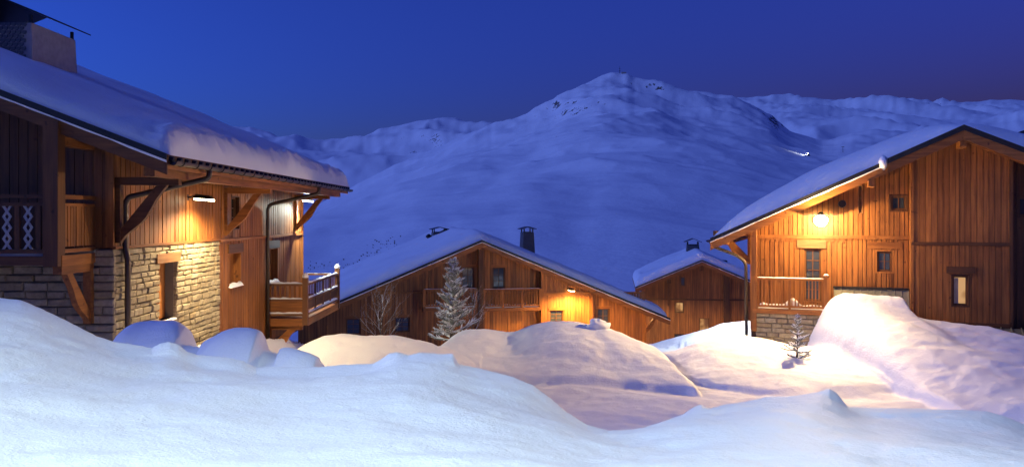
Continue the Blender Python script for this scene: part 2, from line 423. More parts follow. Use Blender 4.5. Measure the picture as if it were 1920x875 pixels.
def gable_roof(H, rd, lf, rt, d0, d1, th=.2, T=.6, set0=.12, barge=.30, bm='dark_wood_x', seed=1, eave_w=.35, ns=70, nd=60, bulge=0.0, flash=True, snow_s=None, uneven=.12, vw=.3, mid=0.0, crumb=.0):
    """roof slab with barge boards, metal verge and a thick cushion of snow"""
    (sr, hr), (sl, hl), (s2, h2) = rd, lf, rt
    P = Plane(H, (0, 0), (1, 0), (0, -1))
    deck = lambda s: np.where(s < sr, hr-(sr-s)*(hr-hl)/(sr-sl), hr-(s-sr)*(hr-h2)/(s2-sr))
    poly = [(sl, hl), (sr, hr), (s2, h2), (s2, h2-th), (sr, hr-th), (sl, hl-th)]
    roof = P.prism(poly, -d0, -d1).build('roof', bm.replace('_x', '_y'), H.root)
    for (a, ha, b, hb_) in ((sl, hl, sr, hr), (sr, hr, s2, h2)):
        P.prism([(a, ha-.06), (b, hb_-.06), (b, hb_-.06-barge), (a, ha-.06-barge)], -d0+.004, -d0+.05).build('bargeboard', bm, roof)
        if flash:
            P.prism([(a, ha+.02), (b, hb_+.02), (b, hb_-.11), (a, ha-.11)], -d0+.05, -d0+.075).build('verge_flashing', 'flashing', roof)
            n = 30; mb = MB()          # snow lying on the barge board's upper edge
            for i in range(n+1):
                s = a+(b-a)*i/n; h = ha+(hb_-ha)*i/n-.11; k = .012+.016*rng.random()
                for o, z in ((.052, 0), (.085, 0), (.085, -k*.6), (.052, -k*2)): mb.v.append(P(s, h+z, -d0+o))
            for i in range(n):
                for k in range(4): mb.f.append((i*4+k, i*4+(k+1) % 4, i*4+4+(k+1) % 4, i*4+4+k))
            mb.build('verge_snow', 'snow', roof)
    a0, a1 = snow_s if snow_s else (sl, s2)
    u = np.linspace(0, 1, ns); e = .5-.5*np.cos(np.pi*u); u = .5*u+.5*e
    S = a0+(a1-a0)*u
    v = np.linspace(0, 1, nd); e = .5-.5*np.cos(np.pi*v); v = .5*v+.5*e
    D = (d0+set0)+(d1-.05-d0-set0)*v
    SS, DD = np.meshgrid(S, D)
    es = np.minimum(SS-a0, a1-SS); ed = np.minimum(DD-D[0], D[-1]-DD)
    def edge(e, w): q = 1-np.clip(e/w, 0, 1); return np.sqrt(np.clip(1-q*q, 0, 1))
    t = T*edge(es, eave_w)*edge(DD-D[0], vw)*edge(D[-1]-DD, .5)*(1+uneven*fbm(SS*.35+seed*9, DD*.35, 3, seed))
    t = t*(1+bulge*np.sin(np.pi*np.clip((SS-a0)/(a1-a0), 0, 1)))
    xm = np.where(SS < sr, (SS-a0)/(sr-a0), (a1-SS)/(a1-sr)); xm = np.clip(xm, 0, 1)
    t = t*(1-mid+mid*np.sqrt(np.clip(4*xm*(1-xm), 0, 1)))
    t = t*(1+.35*fbm(DD*1.7, SS*2.5, 3, seed+9)*np.clip(1-es/.9, 0, 1)+crumb*fbm(DD*4.2, SS*5, 3, seed+12)*np.clip(1-es/.8, 0, 1))
    kk = (hr-hl)/(sr-sl); dk = deck(SS)
    dk = dk-np.clip(.12-np.abs(SS-sr), 0, .12)*kk*.5
    V = np.stack([SS, DD, dk+.004+t+.02*fbm(SS*1.5, DD*1.5, 3, seed+5)*np.clip(es*3, 0, 1)*np.clip(ed*3, 0, 1)-H.hb], -1)
    grid_mesh('roof_snow', V.reshape(-1, 3), nd, ns, 'snow', roof)
    return roof
def half_gutter(parent, H, s, h, d0, d1, r=.07, n=10, rings=0):
    mb = MB()
    for d in (d0, d1):
        for k in range(n+1):
            a = math.pi+math.pi*k/n; mb.v.append((s+r*math.cos(a), d, h-H.hb+r*math.sin(a)))
        for k in range(n, -1, -1):
            a = math.pi+math.pi*k/n; mb.v.append((s+.86*r*math.cos(a), d, h-H.hb+.86*r*math.sin(a)))
    N = 2*(n+1); mb.f += [(k, (k+1) % N, N+(k+1) % N, N+k) for k in range(N)]
    mb.f += [tuple((k, k+1, N-2-k, N-1-k)) for k in range(n)]+[tuple(N+q for q in (N-1-k, N-2-k, k+1, k)) for k in range(n)]
    g = mb.build('gutter', 'gutter_metal', parent)
    for i in range(rings):
        d = d0+(i+.5)*(d1-d0)/rings; m = MB(); R2 = r*1.18; q = len(m.v)
        for dd in (d-.02, d+.02):
            for k in range(n+1):
                a = math.pi+math.pi*k/n; m.v.append((s+R2*math.cos(a), dd, h-H.hb+R2*math.sin(a)))
            for k in range(n, -1, -1):
                a = math.pi+math.pi*k/n; m.v.append((s+1.01*r*math.cos(a), dd, h-H.hb+1.01*r*math.sin(a)))
        m.f += [(k, (k+1) % N, N+(k+1) % N, N+k) for k in range(N)]
        m.f += [tuple((k, k+1, N-2-k, N-1-k)) for k in range(n)]+[tuple(N+q for q in (N-1-k, N-2-k, k+1, k)) for k in range(n)]
        m.build('gutter_bracket', 'dark_metal', g)
    return g
def smooth_path(pts, r=.12, n=5):
    pts = [Vector(p) for p in pts]; out = [pts[0]]
    for a, b, c in zip(pts, pts[1:], pts[2:]):
        k = min(r, (b-a).length*.45, (c-b).length*.45); p = b+(a-b).normalized()*k; q = b+(c-b).normalized()*k
        for i in range(n+1): t = i/n; out.append(p*(1-t)**2+b*2*t*(1-t)+q*t*t)
    return out+[pts[-1]]
def chimney(H, s0, s1, d0, d1, h0, h1, taper=.12, front='chimney_render', sidem='chimney_render', cap_h=.35, post_h=.22, name='chimney', over=.22, gap_all=True):
    hb = H.hb; k = taper
    V = [(s0,d0,h0-hb),(s1,d0,h0-hb),(s1,d1,h0-hb),(s0,d1,h0-hb),(s0+k,d0+k,h1-hb),(s1-k,d0+k,h1-hb),(s1-k,d1-k,h1-hb),(s0+k,d1-k,h1-hb)]
    c = MB().hexa(V).build(name, sidem, H.root)
    for (a, b) in ((s0+k+.06, d0+k+.06), (s1-k-.06, d0+k+.06), (s1-k-.06, d1-k-.06), (s0+k+.06, d1-k-.06)):
        MB().box(a-.035, a+.035, b-.035, b+.035, h1-hb-.01, h1-hb+post_h).build('cap_post', 'dark_metal', c)
    MB().box(s0+k+.12, s1-k-.12, d0+k+.12, d1-k-.12, h1-hb-.02, h1-hb+.05).build('flue', 'flashing', c)
    a, b, m = s0+k-over, s1-k+over, (s0+s1)/2; z = h1-hb+post_h
    mb = MB(); e = .035
    mb.prism([(a, d0+k-over, z), (m, d0+k-over, z+cap_h), (b, d0+k-over, z), (b, d0+k-over, z-e), (m, d0+k-over, z+cap_h-e), (a, d0+k-over, z-e)], (0, (d1-d0)-2*k+2*over, 0))
    mb.build('chimney_cap', 'dark_metal', c)
    return c
def light(kind, parent, loc, energy, color, size=.05, **kw):
    l = bpy.data.lights.new('lamp_light', kind); l.energy = energy; l.color = color; l.shadow_soft_size = size
    for k, v in kw.items(): setattr(l, k, v)
    o = bpy.data.objects.new('lamp_light', l); COL.objects.link(o); o.parent = parent; o.location = loc; return o
def aim(o, d): o.rotation_euler = Vector(d).to_track_quat('-Z', 'Y').to_euler()

# ================================================================== snow ground
def crest_tab(t): a = np.array(t, float); return a[:, 0], a[:, 1]
FORE = crest_tab([(-1500,470),(-700,500),(-200,535),(0,558),(40,562),(80,579),(130,603),(180,629),(215,640),(250,645),(285,652),(300,643),(318,640),(335,645),(350,658),(370,664),(430,670),(455,676),(480,688),(520,687),(600,687),(640,683),(700,681),(715,672),(730,662),(745,659),(765,665),(790,660),(830,663),(850,662),(860,682),(900,690),(960,705),(1000,722),(1030,744),(1060,770),(1100,795),(1140,806),(1200,803),(1240,790),(1280,776),(1303,761),(1315,757),(1330,765),(1360,757),(1400,752),(1440,742),(1480,742),(1530,735),(1555,727),(1570,737),(1588,760),(1620,763),(1700,765),(1800,767),(1850,770),(1880,778),(1910,790),(1990,830),(2300,840),(4000,800)])
FY = crest_tab([(-1500,11),(0,10.6),(200,10.2),(500,9.6),(860,9.0),(1000,8.6),(1150,8.0),(1300,8.3),(1550,8.6),(1900,8.6),(4000,9)])
def hof(py, Y): return (HY-py)/F*Y
# mounds: crest (px, py, Y), width in front, width behind, front shape power
MOUNDS = [
 ([(170,700,13.2),(210,662,13.2),(300,640,13),(380,655,12.7),(450,650,12.4),(520,668,12),(600,690,11.6),(640,720,11.4)], 2.2, 3, 1.4),
 ([(205,655,13.6),(214,640,13.6),(226,618,13.6),(250,606,13.5),(290,600,13.5),(330,602,13.3),(350,611,13.2),(360,628,13.2),(365,655,13.1),(372,690,13)], 1.7, 1.6, 1.6),
 ([(350,690,12.6),(365,664,12.6),(400,642,12.5),(430,629,12.4),(470,622,12.3),(490,628,12.2),(503,642,12.2),(508,660,12.1),(512,690,12)], 1.7, 1.6, 1.6),
 ([(490,690,11.6),(502,664,11.6),(515,658,11.6),(540,660,11.6),(570,671,11.5),(600,687,11.4),(630,710,11.4)], 1.5, 1.5, 1.6),
 ([(300,640,20),(345,600,21.8),(400,590,24.0),(420,592,25.0),(440,600,25.9),(470,612,27.6),(500,627,29.4),(520,636,29.5),(528,650,29.5),(540,690,29.5)], 6, 6, 1.1),
 ([(500,720,25),(545,660,25),(570,645,25),(600,633,25),(640,628,25),(700,632,25),(720,629,25),(735,628,25),(755,638,24.8),(800,645,24.5),(830,662,24),(870,690,23.5),(900,715,23)], 4.6, 5, 1.6),
 ([(800,700,28),(830,646,28),(850,630,28),(870,622,28),(905,620,28),(950,630,28),(970,627,28),(1000,610,28),(1040,602,27.8),(1080,604,27.6),(1110,612,27.4),(1130,612,27.2),(1160,624,26.6),(1200,640,25.8),(1240,656,25),(1265,670,24.2),(1285,690,23.4),(1296,712,22.6),(1302,735,21.8),(1306,760,21.4),(1320,800,21)], 7.4, 5.5, 1.6),
 ([(1230,690,36),(1255,656,36),(1280,636,36),(1330,620,36),(1380,607,36),(1400,604,36),(1500,600,36),(1600,640,36)], 5, 5, 1.5),
 ([(1262,700,25),(1280,674,25.5),(1320,651,26),(1370,636,26.5),(1400,633,26.8),(1450,639,26.8),(1480,645,26.6),(1520,650,26.4),(1544,652,26.2),(1560,655,26),(1600,662,26),(1650,690,26)], 9, 5, 1.2),
 ([(1536,700,26.6),(1544,640,26.6),(1550,606,26.7),(1560,580,26.8),(1590,568,26.8),(1640,570,26.7),(1690,580,26.6),(1716,596,26.3),(1760,604,25.9),(1830,612,25.3),(1896,622,24.6),(1930,630,24.2),(2050,655,23.5),(2300,700,22),(2700,740,21)], 11, 4, 1.1, .2),
 ([(1541,690,27),(1546,650,27),(1550,606,27.1),(1557,575,27.2),(1566,556,27.2),(1585,548,27.2),(1620,550,27),(1660,556,26.8),(1692,559,26.7),(1702,570,26.6),(1709,590,26.5),(1716,640,26.4)], 2.4, 3, 1.2, .1, .05, .3),
]
FPX = np.arange(-1500, 4000, 5.0)
def _blur(v, sg):
    n = int(sg*3/5); k = np.exp(-.5*(np.arange(-n, n+1)*5/sg)**2); return np.convolve(np.pad(v, n, 'edge'), k/k.sum(), 'valid')
FSM = _blur(np.interp(FPX, *FORE), 22); FWIDE = _blur(np.interp(FPX, *FORE), 90)
FL = crest_tab([(8,-3.0),(10,-3.2),(13,-3.9),(17,-4.25),(22,-4.4),(30,-4.9),(38,-5.8),(48,-7.5),(58,-9.2),(68,-10.8),(90,-13),(150,-18)])
def ground_h(X, Y):
    Yp = np.maximum(Y, 3.2); px = 960+F*X/Yp
    floor = np.interp(Y, *FL)
    h = floor.copy()
    for pts, wf, wb, pw, *ex in MOUNDS:
        a = np.array(pts, float); Ym = a[:, 2]
        xw = (a[:, 0]-960)/F*Ym; o = np.argsort(xw)           # the crest as a line on the ground
        xs_ = np.linspace(xw.min(), xw.max(), 400); hs = np.interp(xs_, xw[o], hof(a[o, 1], Ym[o])); yc_ = np.interp(xs_, xw[o], Ym[o])
        k_ = np.exp(-.5*(np.arange(-60, 61)*(xs_[1]-xs_[0])/(ex[1] if len(ex) > 1 else .15))**2); k_ /= k_.sum()
        pad = lambda v: np.convolve(np.pad(v, 60, 'edge'), k_, 'valid')
        hs, yc_ = pad(hs), pad(yc_)
        hc = np.interp(X, xs_, hs); Yc = np.interp(X, xs_, yc_); d = Y-Yc
        k2 = np.exp(-.5*(np.arange(-150, 151)*(xs_[1]-xs_[0])/(ex[2] if len(ex) > 1 else 1.3))**2); k2 /= k2.sum()
        hw = np.interp(X, xs_, np.convolve(np.pad(hs, 150, 'edge'), k2, 'valid'))
        fr = sstep(.05, .8, -d/wf); hc = hc*(1-fr)+np.minimum(hw, hc+.6)*fr
        amp_ = np.clip((hc-floor)/max(.2, hs.max()-floor[np.abs(Y-Ym.mean()).argmin()//Y.shape[1], 0]), .02, 1)
        wf = wf*amp_**(ex[0] if ex else .55)
        q = np.where(d < 0, np.clip(-d/wf, 0, 1), np.clip(d/wb, 0, 1))
        prof = 1-q**pw
        prof = np.where(d < 0, prof, 1-sstep(0, 1, q))
        ins = (X > xs_[0]) & (X < xs_[-1])
        fade = np.minimum(np.clip((X-xs_[0])/.25, 0, 1), np.clip((xs_[-1]-X)/.25, 0, 1))
        b = floor+(hc-floor)*prof*np.where(ins, fade, 0)
        hm = np.maximum(h, b)+.11*np.exp(-((b-h)/.28)**2)*sstep(0, .2, prof*np.where(ins, fade, 0))
        h = np.where(ins & (hc > floor-.3), hm, h)
    # small scale relief of the trodden and wind-packed middle ground
    h = h+.10*fbm(X*.55, Y*.55, 4, 3)+.035*fbm(X*2.2, Y*2.2, 3, 8)
    h = h+.02*(ridged(X*.9+.3*Y, Y*.9, 3, 21)-.6)*sstep(11, 15, Y)
    # foreground bank
    pyc = np.interp(px, *FORE); Yc = np.interp(px, *FY)
    warp = 60*fbm(X*.5, Y*.5, 2, 77)
    pys = np.interp(px+warp*0.0, FPX, FSM); pyw = np.interp(px+warp, FPX, FWIDE)
    t = np.clip((Y-4.3)/(Yc-4.3), 0, 1); kc = 1-t
    pyc = np.where(t >= 1, pyc, pyw+(pys-pyw)*sstep(.45, .08, kc)+(pyc-pys)*sstep(.12, 0, kc))
    hc = hof(pyc, Yc)
    h0 = -1.36
    f = h0+(hc-h0)*(t*.75+.25*t*t*(3-2*t))
    f = f+(.07*(ridged(X*.42+.25*Y, Y*.5, 2, 55)-.62)+.10*fbm(X*.55+5, Y*.55, 3, 11)+.022*fbm(X*2.6, Y*2.6, 3, 14)+.006*fbm(X*7, Y*7, 2, 15))*sstep(0, .12, 1-t)*sstep(2.5, 4.5, Y)
    f = np.where(Y > Yc, hc-.55*(Y-Yc)**1.25-.15*np.clip(Y-Yc, 0, .4), f)
    k = np.clip(Y-Yc, 0, 9)
    wgt = sstep(.6, 3.0, Y-Yc)
    return np.where(Y <= Yc, f, np.where(wgt < 1, np.maximum(f, h*1.0) if True else f, h))
ys = np.concatenate([np.linspace(-14, 3, 30)[:-1], np.linspace(3, 8, 90)[:-1], np.linspace(8, 15, 150)[:-1], np.linspace(15, 31, 200)[:-1], np.linspace(31, 60, 70)[:-1], np.linspace(60, 160, 40)])
qs = np.concatenate([np.linspace(-2.2, -.56, 60)[:-1], np.linspace(-.56, .56, 1150)[:-1], np.linspace(.56, 2.2, 60)])
YY, QQ = np.meshgrid(ys, qs, indexing='ij'); XX = QQ*(np.maximum(YY, -2)+5)
ZZ = ground_h(XX, YY)
grid_mesh('snow_ground', np.stack([XX, YY, ZZ+ZC], -1).reshape(-1, 3), len(ys), len(qs), 'snow', kind='structure')
def gh(x, y): return float(ground_h(np.array([[float(x)]]), np.array([[float(y)]]))[0, 0])

# ================================================================== mountains
def mountain(name, prof, Yr, Y0, h0, p, px0, px1, seed, amp, nc, nr, ridge_rough):
    px = np.linspace(px0, px1, nc); pr = np.array(prof, float)
    ridge = np.interp(px, pr[:, 0], pr[:, 1])
    ridge = ridge+ridge_rough*fbm(px/26.0, px*0+seed, 4, seed)*1.0
    t = np.linspace(0, 1.12, nr)
    T_, PX = np.meshgrid(t, px, indexing='ij'); RG = np.broadcast_to(ridge, T_.shape)
    n_ = int(90/(px[1]-px[0])); kk = np.exp(-.5*(np.arange(-3*n_, 3*n_+1)/n_)**2); soft = np.convolve(np.pad(ridge, 3*n_, 'edge'), kk/kk.sum(), 'valid')
    wp = PX+120*(1-np.minimum(T_, 1))*fbm(PX/160+seed, T_*5, 3, seed+60)
    SF = np.interp(wp, px, soft); m_ = sstep(.62 if Yr < 2000 else .86, 1, T_); RG = SF*(1-m_)+np.minimum(RG, 9999)*m_
    tt = np.minimum(T_, 1)
    Y = Y0+(Yr-Y0)*T_**1.5
    hr = (HY-RG)/F*Yr
    X = (PX-960)/F*Y
    yn = (Y-Y0)/(Yr-Y0)
    h = h0+(hr-h0)*np.minimum(yn, 1)**p
    h = np.where(yn > 1, hr-(yn-1)*(Yr-Y0)*.7, h)
    s = Yr/1600.0
    calm = sstep(0, .06, 1-tt)*sstep(0, .10, yn)
    xs, ysn = X/(260*s), Y/(260*s)
    big = ridged(xs+.35*ysn+seed, ysn*.8, 5, seed)-.62
    med = fbm(xs*3.1+seed, ysn*2.2, 5, seed+3)
    h = h+calm*amp*(Y/Yr)**.9*(hr-h0)*(.50*big+.06*med)
    V = np.stack([X, Y, h+ZC], -1)
    grid_mesh(name, V.reshape(-1, 3), nr, nc, 'mountain_snow', kind='structure'); return V.reshape(-1, 3)
MV = mountain('mountain', [(-600,560),(200,500),(400,452),(540,410),(620,370),(690,335),(740,308),(800,285),(860,258),(915,236),(960,222),(1000,206),(1040,190),(1070,173),(1100,156),(1130,140),(1145,136),(1175,137),(1190,146),(1230,155),(1270,166),(1300,171),(1370,181),(1400,192),(1440,215),(1480,245),(1540,264),(1600,248),(1680,243),(1720,250),(1800,268),(1900,282),(2200,320),(2700,350)], 1700, 72, -12.5, 1.55, -600, 2700, 5, .55, 900, 330, 2.2)
mountain('mountain_range', [(1250,260),(1330,210),(1380,184),(1450,179),(1530,182),(1560,189),(1620,183),(1650,179),(1690,184),(1750,199),(1790,190),(1835,190),(1856,186),(1920,189),(2050,170),(2300,200),(2700,230)], 3000, 500, -60, 1.3, 1230, 2700, 23, .7, 420, 150, 3.0)
mountain('mountain_range', [(-600,250),(0,215),(300,225),(430,237),(470,237),(500,246),(540,261),(575,266),(620,258),(680,256),(712,240),(740,234),(780,226),(830,219),(850,219),(880,228),(930,240),(1000,270),(1100,330)], 3200, 500, -110, 1.4, -600, 1100, 41, .75, 460, 170, 4.0)

# ================================================================== chalet on the left
def backing(H, P, q0, q1, hb, ht, ops, mat, o0=-.26, o1=0.0, name='wall', parent=None):
    o = planks(parent or H.root, P, q0, q1, hb, ht, w=99, ops=ops, gap=0, o0=o0, o1=o1, mat=mat, joined=True, jit=0)
    o.name = name; del o['kind']; return o
def jambs(parent, P, q0, q1, h0, h1, depth, mat, t=.03, o1=.035):
    mb = MB()
    P.slab(q0-.002, q0+t, h0, h1, -depth, o1, mb); P.slab(q1-t, q1+.002, h0, h1, -depth, o1, mb)
    P.slab(q0+t, q1-t, h1-t, h1+.002, -depth, o1, mb); P.slab(q0+t, q1-t, h0-.002, h0+t, -depth, o1, mb)
    return mb.build('window_reveal', mat, parent)
A = House('chalet', -8.62, 18.4, 0, -4.6, 'near chalet of stone and dark boards with curved snow roof and X-pattern balcony')
Af = Plane(A, (0, 0), (1, 0), (0, -1)); As = Plane(A, (0, 0), (0, 1), (1, 0))
AS, AH, AK = 1.77, 1.22, .385                       # eave place, height, pitch
adeck = lambda s: AH+(AS-s)*AK
MB().prism([A.L(-19, .27, -4.6), A.L(-.27, .27, -4.6), A.L(-.27, .27, 1.5), A.L(-9.5, .27, 5.1), A.L(-19, .27, 1.5)], (0, 16.2, 0)).build('wall_core', 'mortar', A.root)
aw = [(2.34, 3.39, -2.58, -1.15), (7.5, 8.65, -2.22, -1.13), (7.7, 8.5, -.42, .62), (11.8, 12.9, -2.45, -1.15)]
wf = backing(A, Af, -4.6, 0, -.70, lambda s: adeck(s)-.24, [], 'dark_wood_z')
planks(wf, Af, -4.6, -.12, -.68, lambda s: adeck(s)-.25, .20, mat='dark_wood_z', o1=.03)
Af.slab(-.12, .05, -.68, adeck(0)-.3, 0, .055).build('corner_board', 'wood_z', wf)
ws = backing(A, As, 0, 16.5, -.70, adeck(0)-.30, aw, 'dark_wood_z')
planks(ws, As, .06, 16.5, -.66, adeck(0)-.31, .25, ops=aw, mat='wood_z', o1=.035, gap=.03)
wl = backing(A, As, 6.62, 16.5, -4.6, -.74, aw, 'dark_wood_z', name='lower_wall')
planks(wl, As, 6.64, 16.5, -4.4, -.75, .25, ops=aw, mat='wood_z', o1=.035, gap=.03)
sw = backing(A, As, 0, 6.62, -4.6, -.71, aw, 'mortar', o1=-.03, name='stone_wall')
stones(sw, As, 0, 6.6, -4.3, -.715, aw, (.115, .175), (.24, .56), o0=-.22, split=-2.72)
sf = backing(A, Af, -4.6, 0, -4.6, -.71, [], 'mortar', o1=-.03, name='stone_wall')
stones(sf, Af, -4.2, .07, -4.3, -.715, [], (.15, .23), (.38, .75), o0=-.02, split=-2.85)
As.slab(-.05, 6.62, -.712, -.655, 0, .10).build('stone_ledge', 'wood_y', ws)
As.slab(6.62, 16.55, -.76, -.68, .0, .085).build('band_board', 'wood_y', ws)
As.slab(16.42, 16.6, -4.4, adeck(0)-.3, -.1, .07).build('corner_board', 'wood_z', ws)
# openings in the long wall
for i, (a, b, c, d) in enumerate(aw):
    if i == 0:
        As.slab(a-.22, b+.16, d, d+.23, -.2, .10).build('lintel', 'pale_wood_y', sw)
        sh = MB()
        for k in range(5):
            q = a+(b-a)*k/5; As.slab(q+.006, q+(b-a)/5-.006, c, d, -.26, -.235+.006*(k % 2), sh)
        sh.build('shutter', 'wood_z', sw)
        As.slab(a, b, c-.05, c, -.24, .06).build('sill', 'snow', sw)
    elif i in (1, 3):
        jambs(wl, As, a, b, c, d, .25, 'wood_z')
        As.slab(a-.12, b+.12, d+.002, d+.27, .02, .075).build('lintel', 'dark_wood_y' if i == 1 else 'shingle', wl)
        As.slab(a+.03, b-.03, c+.03, d-.03, -.25, -.2).build('shutter', 'wood_z', wl)
        snow_strip(wl, As, a-.05, b+.08, c+.03, .0, .10, .14, 10, 'sill_snow')
    else:
        jambs(ws, As, a, b, c, d, .22, 'dark_wood_z'); window(ws, As, a+.03, b-.03, c+.03, d-.03, 2, 3, .16)
# roof
ar = gable_roof(A, (-9.5, AH+11.27*AK), (-20, 1.4), (AS, AH), -1.42, 17.55, .2, .60, .10, .34, 'dark_wood_x', 3, .42, 190, 260, 0.12, snow_s=(-20, AS+.02), uneven=.22, vw=2.2, crumb=.55)
A.box(1.22, 1.44, -1.25, 17.3, .80, 1.06).build('eave_beam', 'wood_y', ar)
A.box(1.66, 1.72, -1.40, 17.5, .94, 1.10).build('fascia', 'wood_y', ar)
for i in range(46):                                   # scalloped tile ends under the snow
    d = -1.3+i*.41
    MB().tube([A.L(1.58, d, 1.19), A.L(1.84, d, 1.115)], [.075, .07], 8).build('tile_end', 'dark_metal', ar)
half_gutter(ar, A, AS+.09, 1.10, -1.38, 17.5, .085, 10, 24)
for q, mt in ((.16, 'dark_wood_x'), (7.15, 'wood_x'), (15.35, 'wood_x')):
    bracket(A.root, As, q, .84, 1.4, 1.42, mt, .17)
def pipe(H, pts, r=.06, mat='gutter_metal', snow=None):
    return MB().tube(smooth_path([H.L(*p) for p in pts], .16), r, 10).build('downpipe', mat, H.root, True)
pipe(A, [(1.86, .66, 1.06), (1.86, .66, .84), (.20, .36, .42), (.13, .34, .30), (.13, .34, -.75), (.2, .3, -.95), (.2, .3, -4.3)], .062)
pipe(A, [(1.86, 11.5, 1.06), (1.86, 11.5, .80), (.20, 11.3, .40), (.12, 11.3, .25), (.12, 11.3, -4.3)], .062)
# balcony under the gable
bd = A.box(-4.7, -.38, -1.42, -.05, -.98, -.80).build('balcony', 'dark_wood_x', A.root)
Ab = Plane(A, (0, -1.42), (1, 0), (0, -1)); Abs = Plane(A, (-.38, -1.42), (0, 1), (1, 0))
Ab.slab(-4.7, -.62, .36, .43, -.06, .05).build('handrail', 'dark_wood_x', bd)
Ab.slab(-4.7, -.62, .20, .27, -.03, .03).build('rail', 'dark_wood_x', bd)
Ab.slab(-4.7, -.62, -.74, -.66, -.04, .04).build('foot_rail', 'dark_wood_x', bd)
q = -.80
k = 0
while q > -4.6:
    if k % 2 == 0: Ab.slab(q-.05, q+.05, -.66, .20, -.02, .02).build('baluster', 'dark_wood_z', bd)
    else:
        for s_ in (-1, 1):
            mb = MB(); zz = [(-.07*s_, -.66), (.07*s_, -.45), (-.07*s_, -.23), (.07*s_, -.01), (-.07*s_, .20)]
            for (x0, y0), (x1, y1) in zip(zz, zz[1:]):
                Ab.prism([(q+x0-.028, y0), (q+x0+.028, y0), (q+x1+.028, y1), (q+x1-.028, y1)], -.012+.004*s_, .006+.004*s_, mb)
            mb.build('zigzag_slat', 'frosted_slat', bd)
    q -= .21; k += 1
snow_strip(bd, Ab, -4.6, -.7, -.80, -.25, .18, .10, 20)
A.box(-.64, -.345, -1.56, -1.28, -1.0, adeck(-.5)-.22).build('post', 'dark_wood_z', bd)
A.box(-.60, -.37, -1.28, .0, 1.42, 1.60).build('tie_beam', 'wood_y', bd)
Abs.slab(.14, 1.42, .34, .43, -.05, .03).build('handrail', 'wood_y', bd)
Abs.slab(.14, 1.42, .20, .26, -.03, .02).build('rail', 'wood_y', bd)
planks(bd, Abs, .16, 1.40, -.62, .20, .115, mat='wood_z', o0=-.02, o1=.012, gap=.02)
Abs.slab(.14, 1.42, -.74, -.66, -.04, .03).build('foot_rail', 'wood_y', bd)
Abs.slab(.0, 1.42, -1.0, -.785, .002, .05).build('edge_board', 'wood_y', bd)
br = bracket(bd, Plane(A, (0, -.06), (1, 0), (0, -1)), -.45, -1.0, 1.32, 1.30, 'wood_y', .17)
# balcony at the far end
b2 = A.box(.02, 1.38, 11.6, 17.1, -3.80, -3.64).build('balcony', 'wood_y', A.root)
A2f = Plane(A, (0, 11.6), (1, 0), (0, -1)); A2s = Plane(A, (1.36, 0), (0, 1), (1, 0))
for d in (11.6, 17.06):
    c = A.L(1.36, d, 0); MB().box(c[0]-.09, c[0]+.09, d-.09, d+.09, A.L(0,0,-3.82)[2], A.L(0,0,-2.16)[2]).build('post', 'snowy_wood', b2)
    MB().lathe(A.L(1.36, d, -2.16), [(.11, 0), (.12, .04), (.10, .11), (.05, .16), (0, .18)], 12).build('post_snow', 'snow', b2, True)
A2f.slab(.03, 1.27, -2.45, -2.37, -.05, .05).build('handrail', 'snowy_wood', b2)
A2f.slab(.03, 1.27, -2.98, -2.91, -.04, .04).build('rail', 'snowy_wood', b2)
A2f.slab(.03, 1.27, -3.36, -2.99, -.02, .02).build('panel_board', 'wood_x', b2)
A2f.slab(.03, 1.27, -3.5, -3.42, -.04, .04).build('foot_rail', 'snowy_wood', b2)
A2f.slab(.0, 1.30, -3.86, -3.60, .01, .05).build('edge_board', 'wood_x', b2)
for i in range(7): A2f.slab(.1+i*.17, .17+i*.17, -2.91, -2.45, -.015, .015).build('baluster', 'wood_z', b2)
for (q0, q1, h) in ((.03, 1.27, -2.37), (.03, 1.27, -2.91), (.03, 1.27, -3.42)): snow_strip(b2, A2f, q0, q1, h, .02, .05, .055, 14)
A2s.slab(11.7, 16.97, -2.45, -2.37, -.05, .05).build('handrail', 'snowy_wood', b2)
A2s.slab(11.7, 16.97, -2.98, -2.91, -.04, .04).build('rail', 'snowy_wood', b2)
A2s.slab(11.7, 16.97, -3.5, -3.42, -.04, .04).build('foot_rail', 'snowy_wood', b2)
A2s.slab(11.7, 16.97, -3.86, -3.60, .025, .06).build('edge_board', 'wood_y', b2)
A2s.slab(11.7, 16.97, -3.32, -3.0, -.02, .015).build('panel_board', 'dark_wood_y', b2)
for i in range(5): A2s.slab(11.75+i*1.28, 11.84+i*1.28, -3.5, -2.40, -.03, .035).build('rail_post', 'snowy_wood', b2)
for i in range(20): A2s.slab(11.9+i*.26, 11.97+i*.26, -2.91, -2.45, -.015, .015).build('baluster', 'snowy_wood', b2)
for h in (-2.37, -2.91, -3.42): snow_strip(b2, A2s, 11.7, 16.97, h, .0, .05, .06, 30)
A2e = Plane(A, (0, 17.06), (1, 0), (0, -1)); A2e.slab(.03, 1.27, -2.45, -2.37, -.05, .05).build('handrail', 'snowy_wood', b2)
bracket(b2, As, 11.85, -3.84, 1.2, .95, 'wood_x', .16)
# chimney
ch = chimney(A, -5.85, -3.72, 3.6, 6.0, 2.6, 5.0, .10, sidem='chimney_render', cap_h=.52, post_h=.22, over=.30)
mb = MB(); Pc = Plane(A, (0, 3.6), (1, 0), (0, -1))
for r_ in range(14):
    for c_ in range(15):
        q = -5.7+c_*.135+(.0675 if r_ % 2 else 0); h = 3.55+r_*.105
        if q > -3.98: continue
        o = -(h-2.6)*.1/2.4
        Pc.prism([(q-.062, h+.09), (q-.062, h+.03), (q-.03, h), (q+.03, h), (q+.062, h+.03), (q+.062, h+.09)], o+.0, o+.022+.004*rng.random(), mb)
mb.build('shingle_cladding', 'snowy_shingle', ch, kind='stuff')

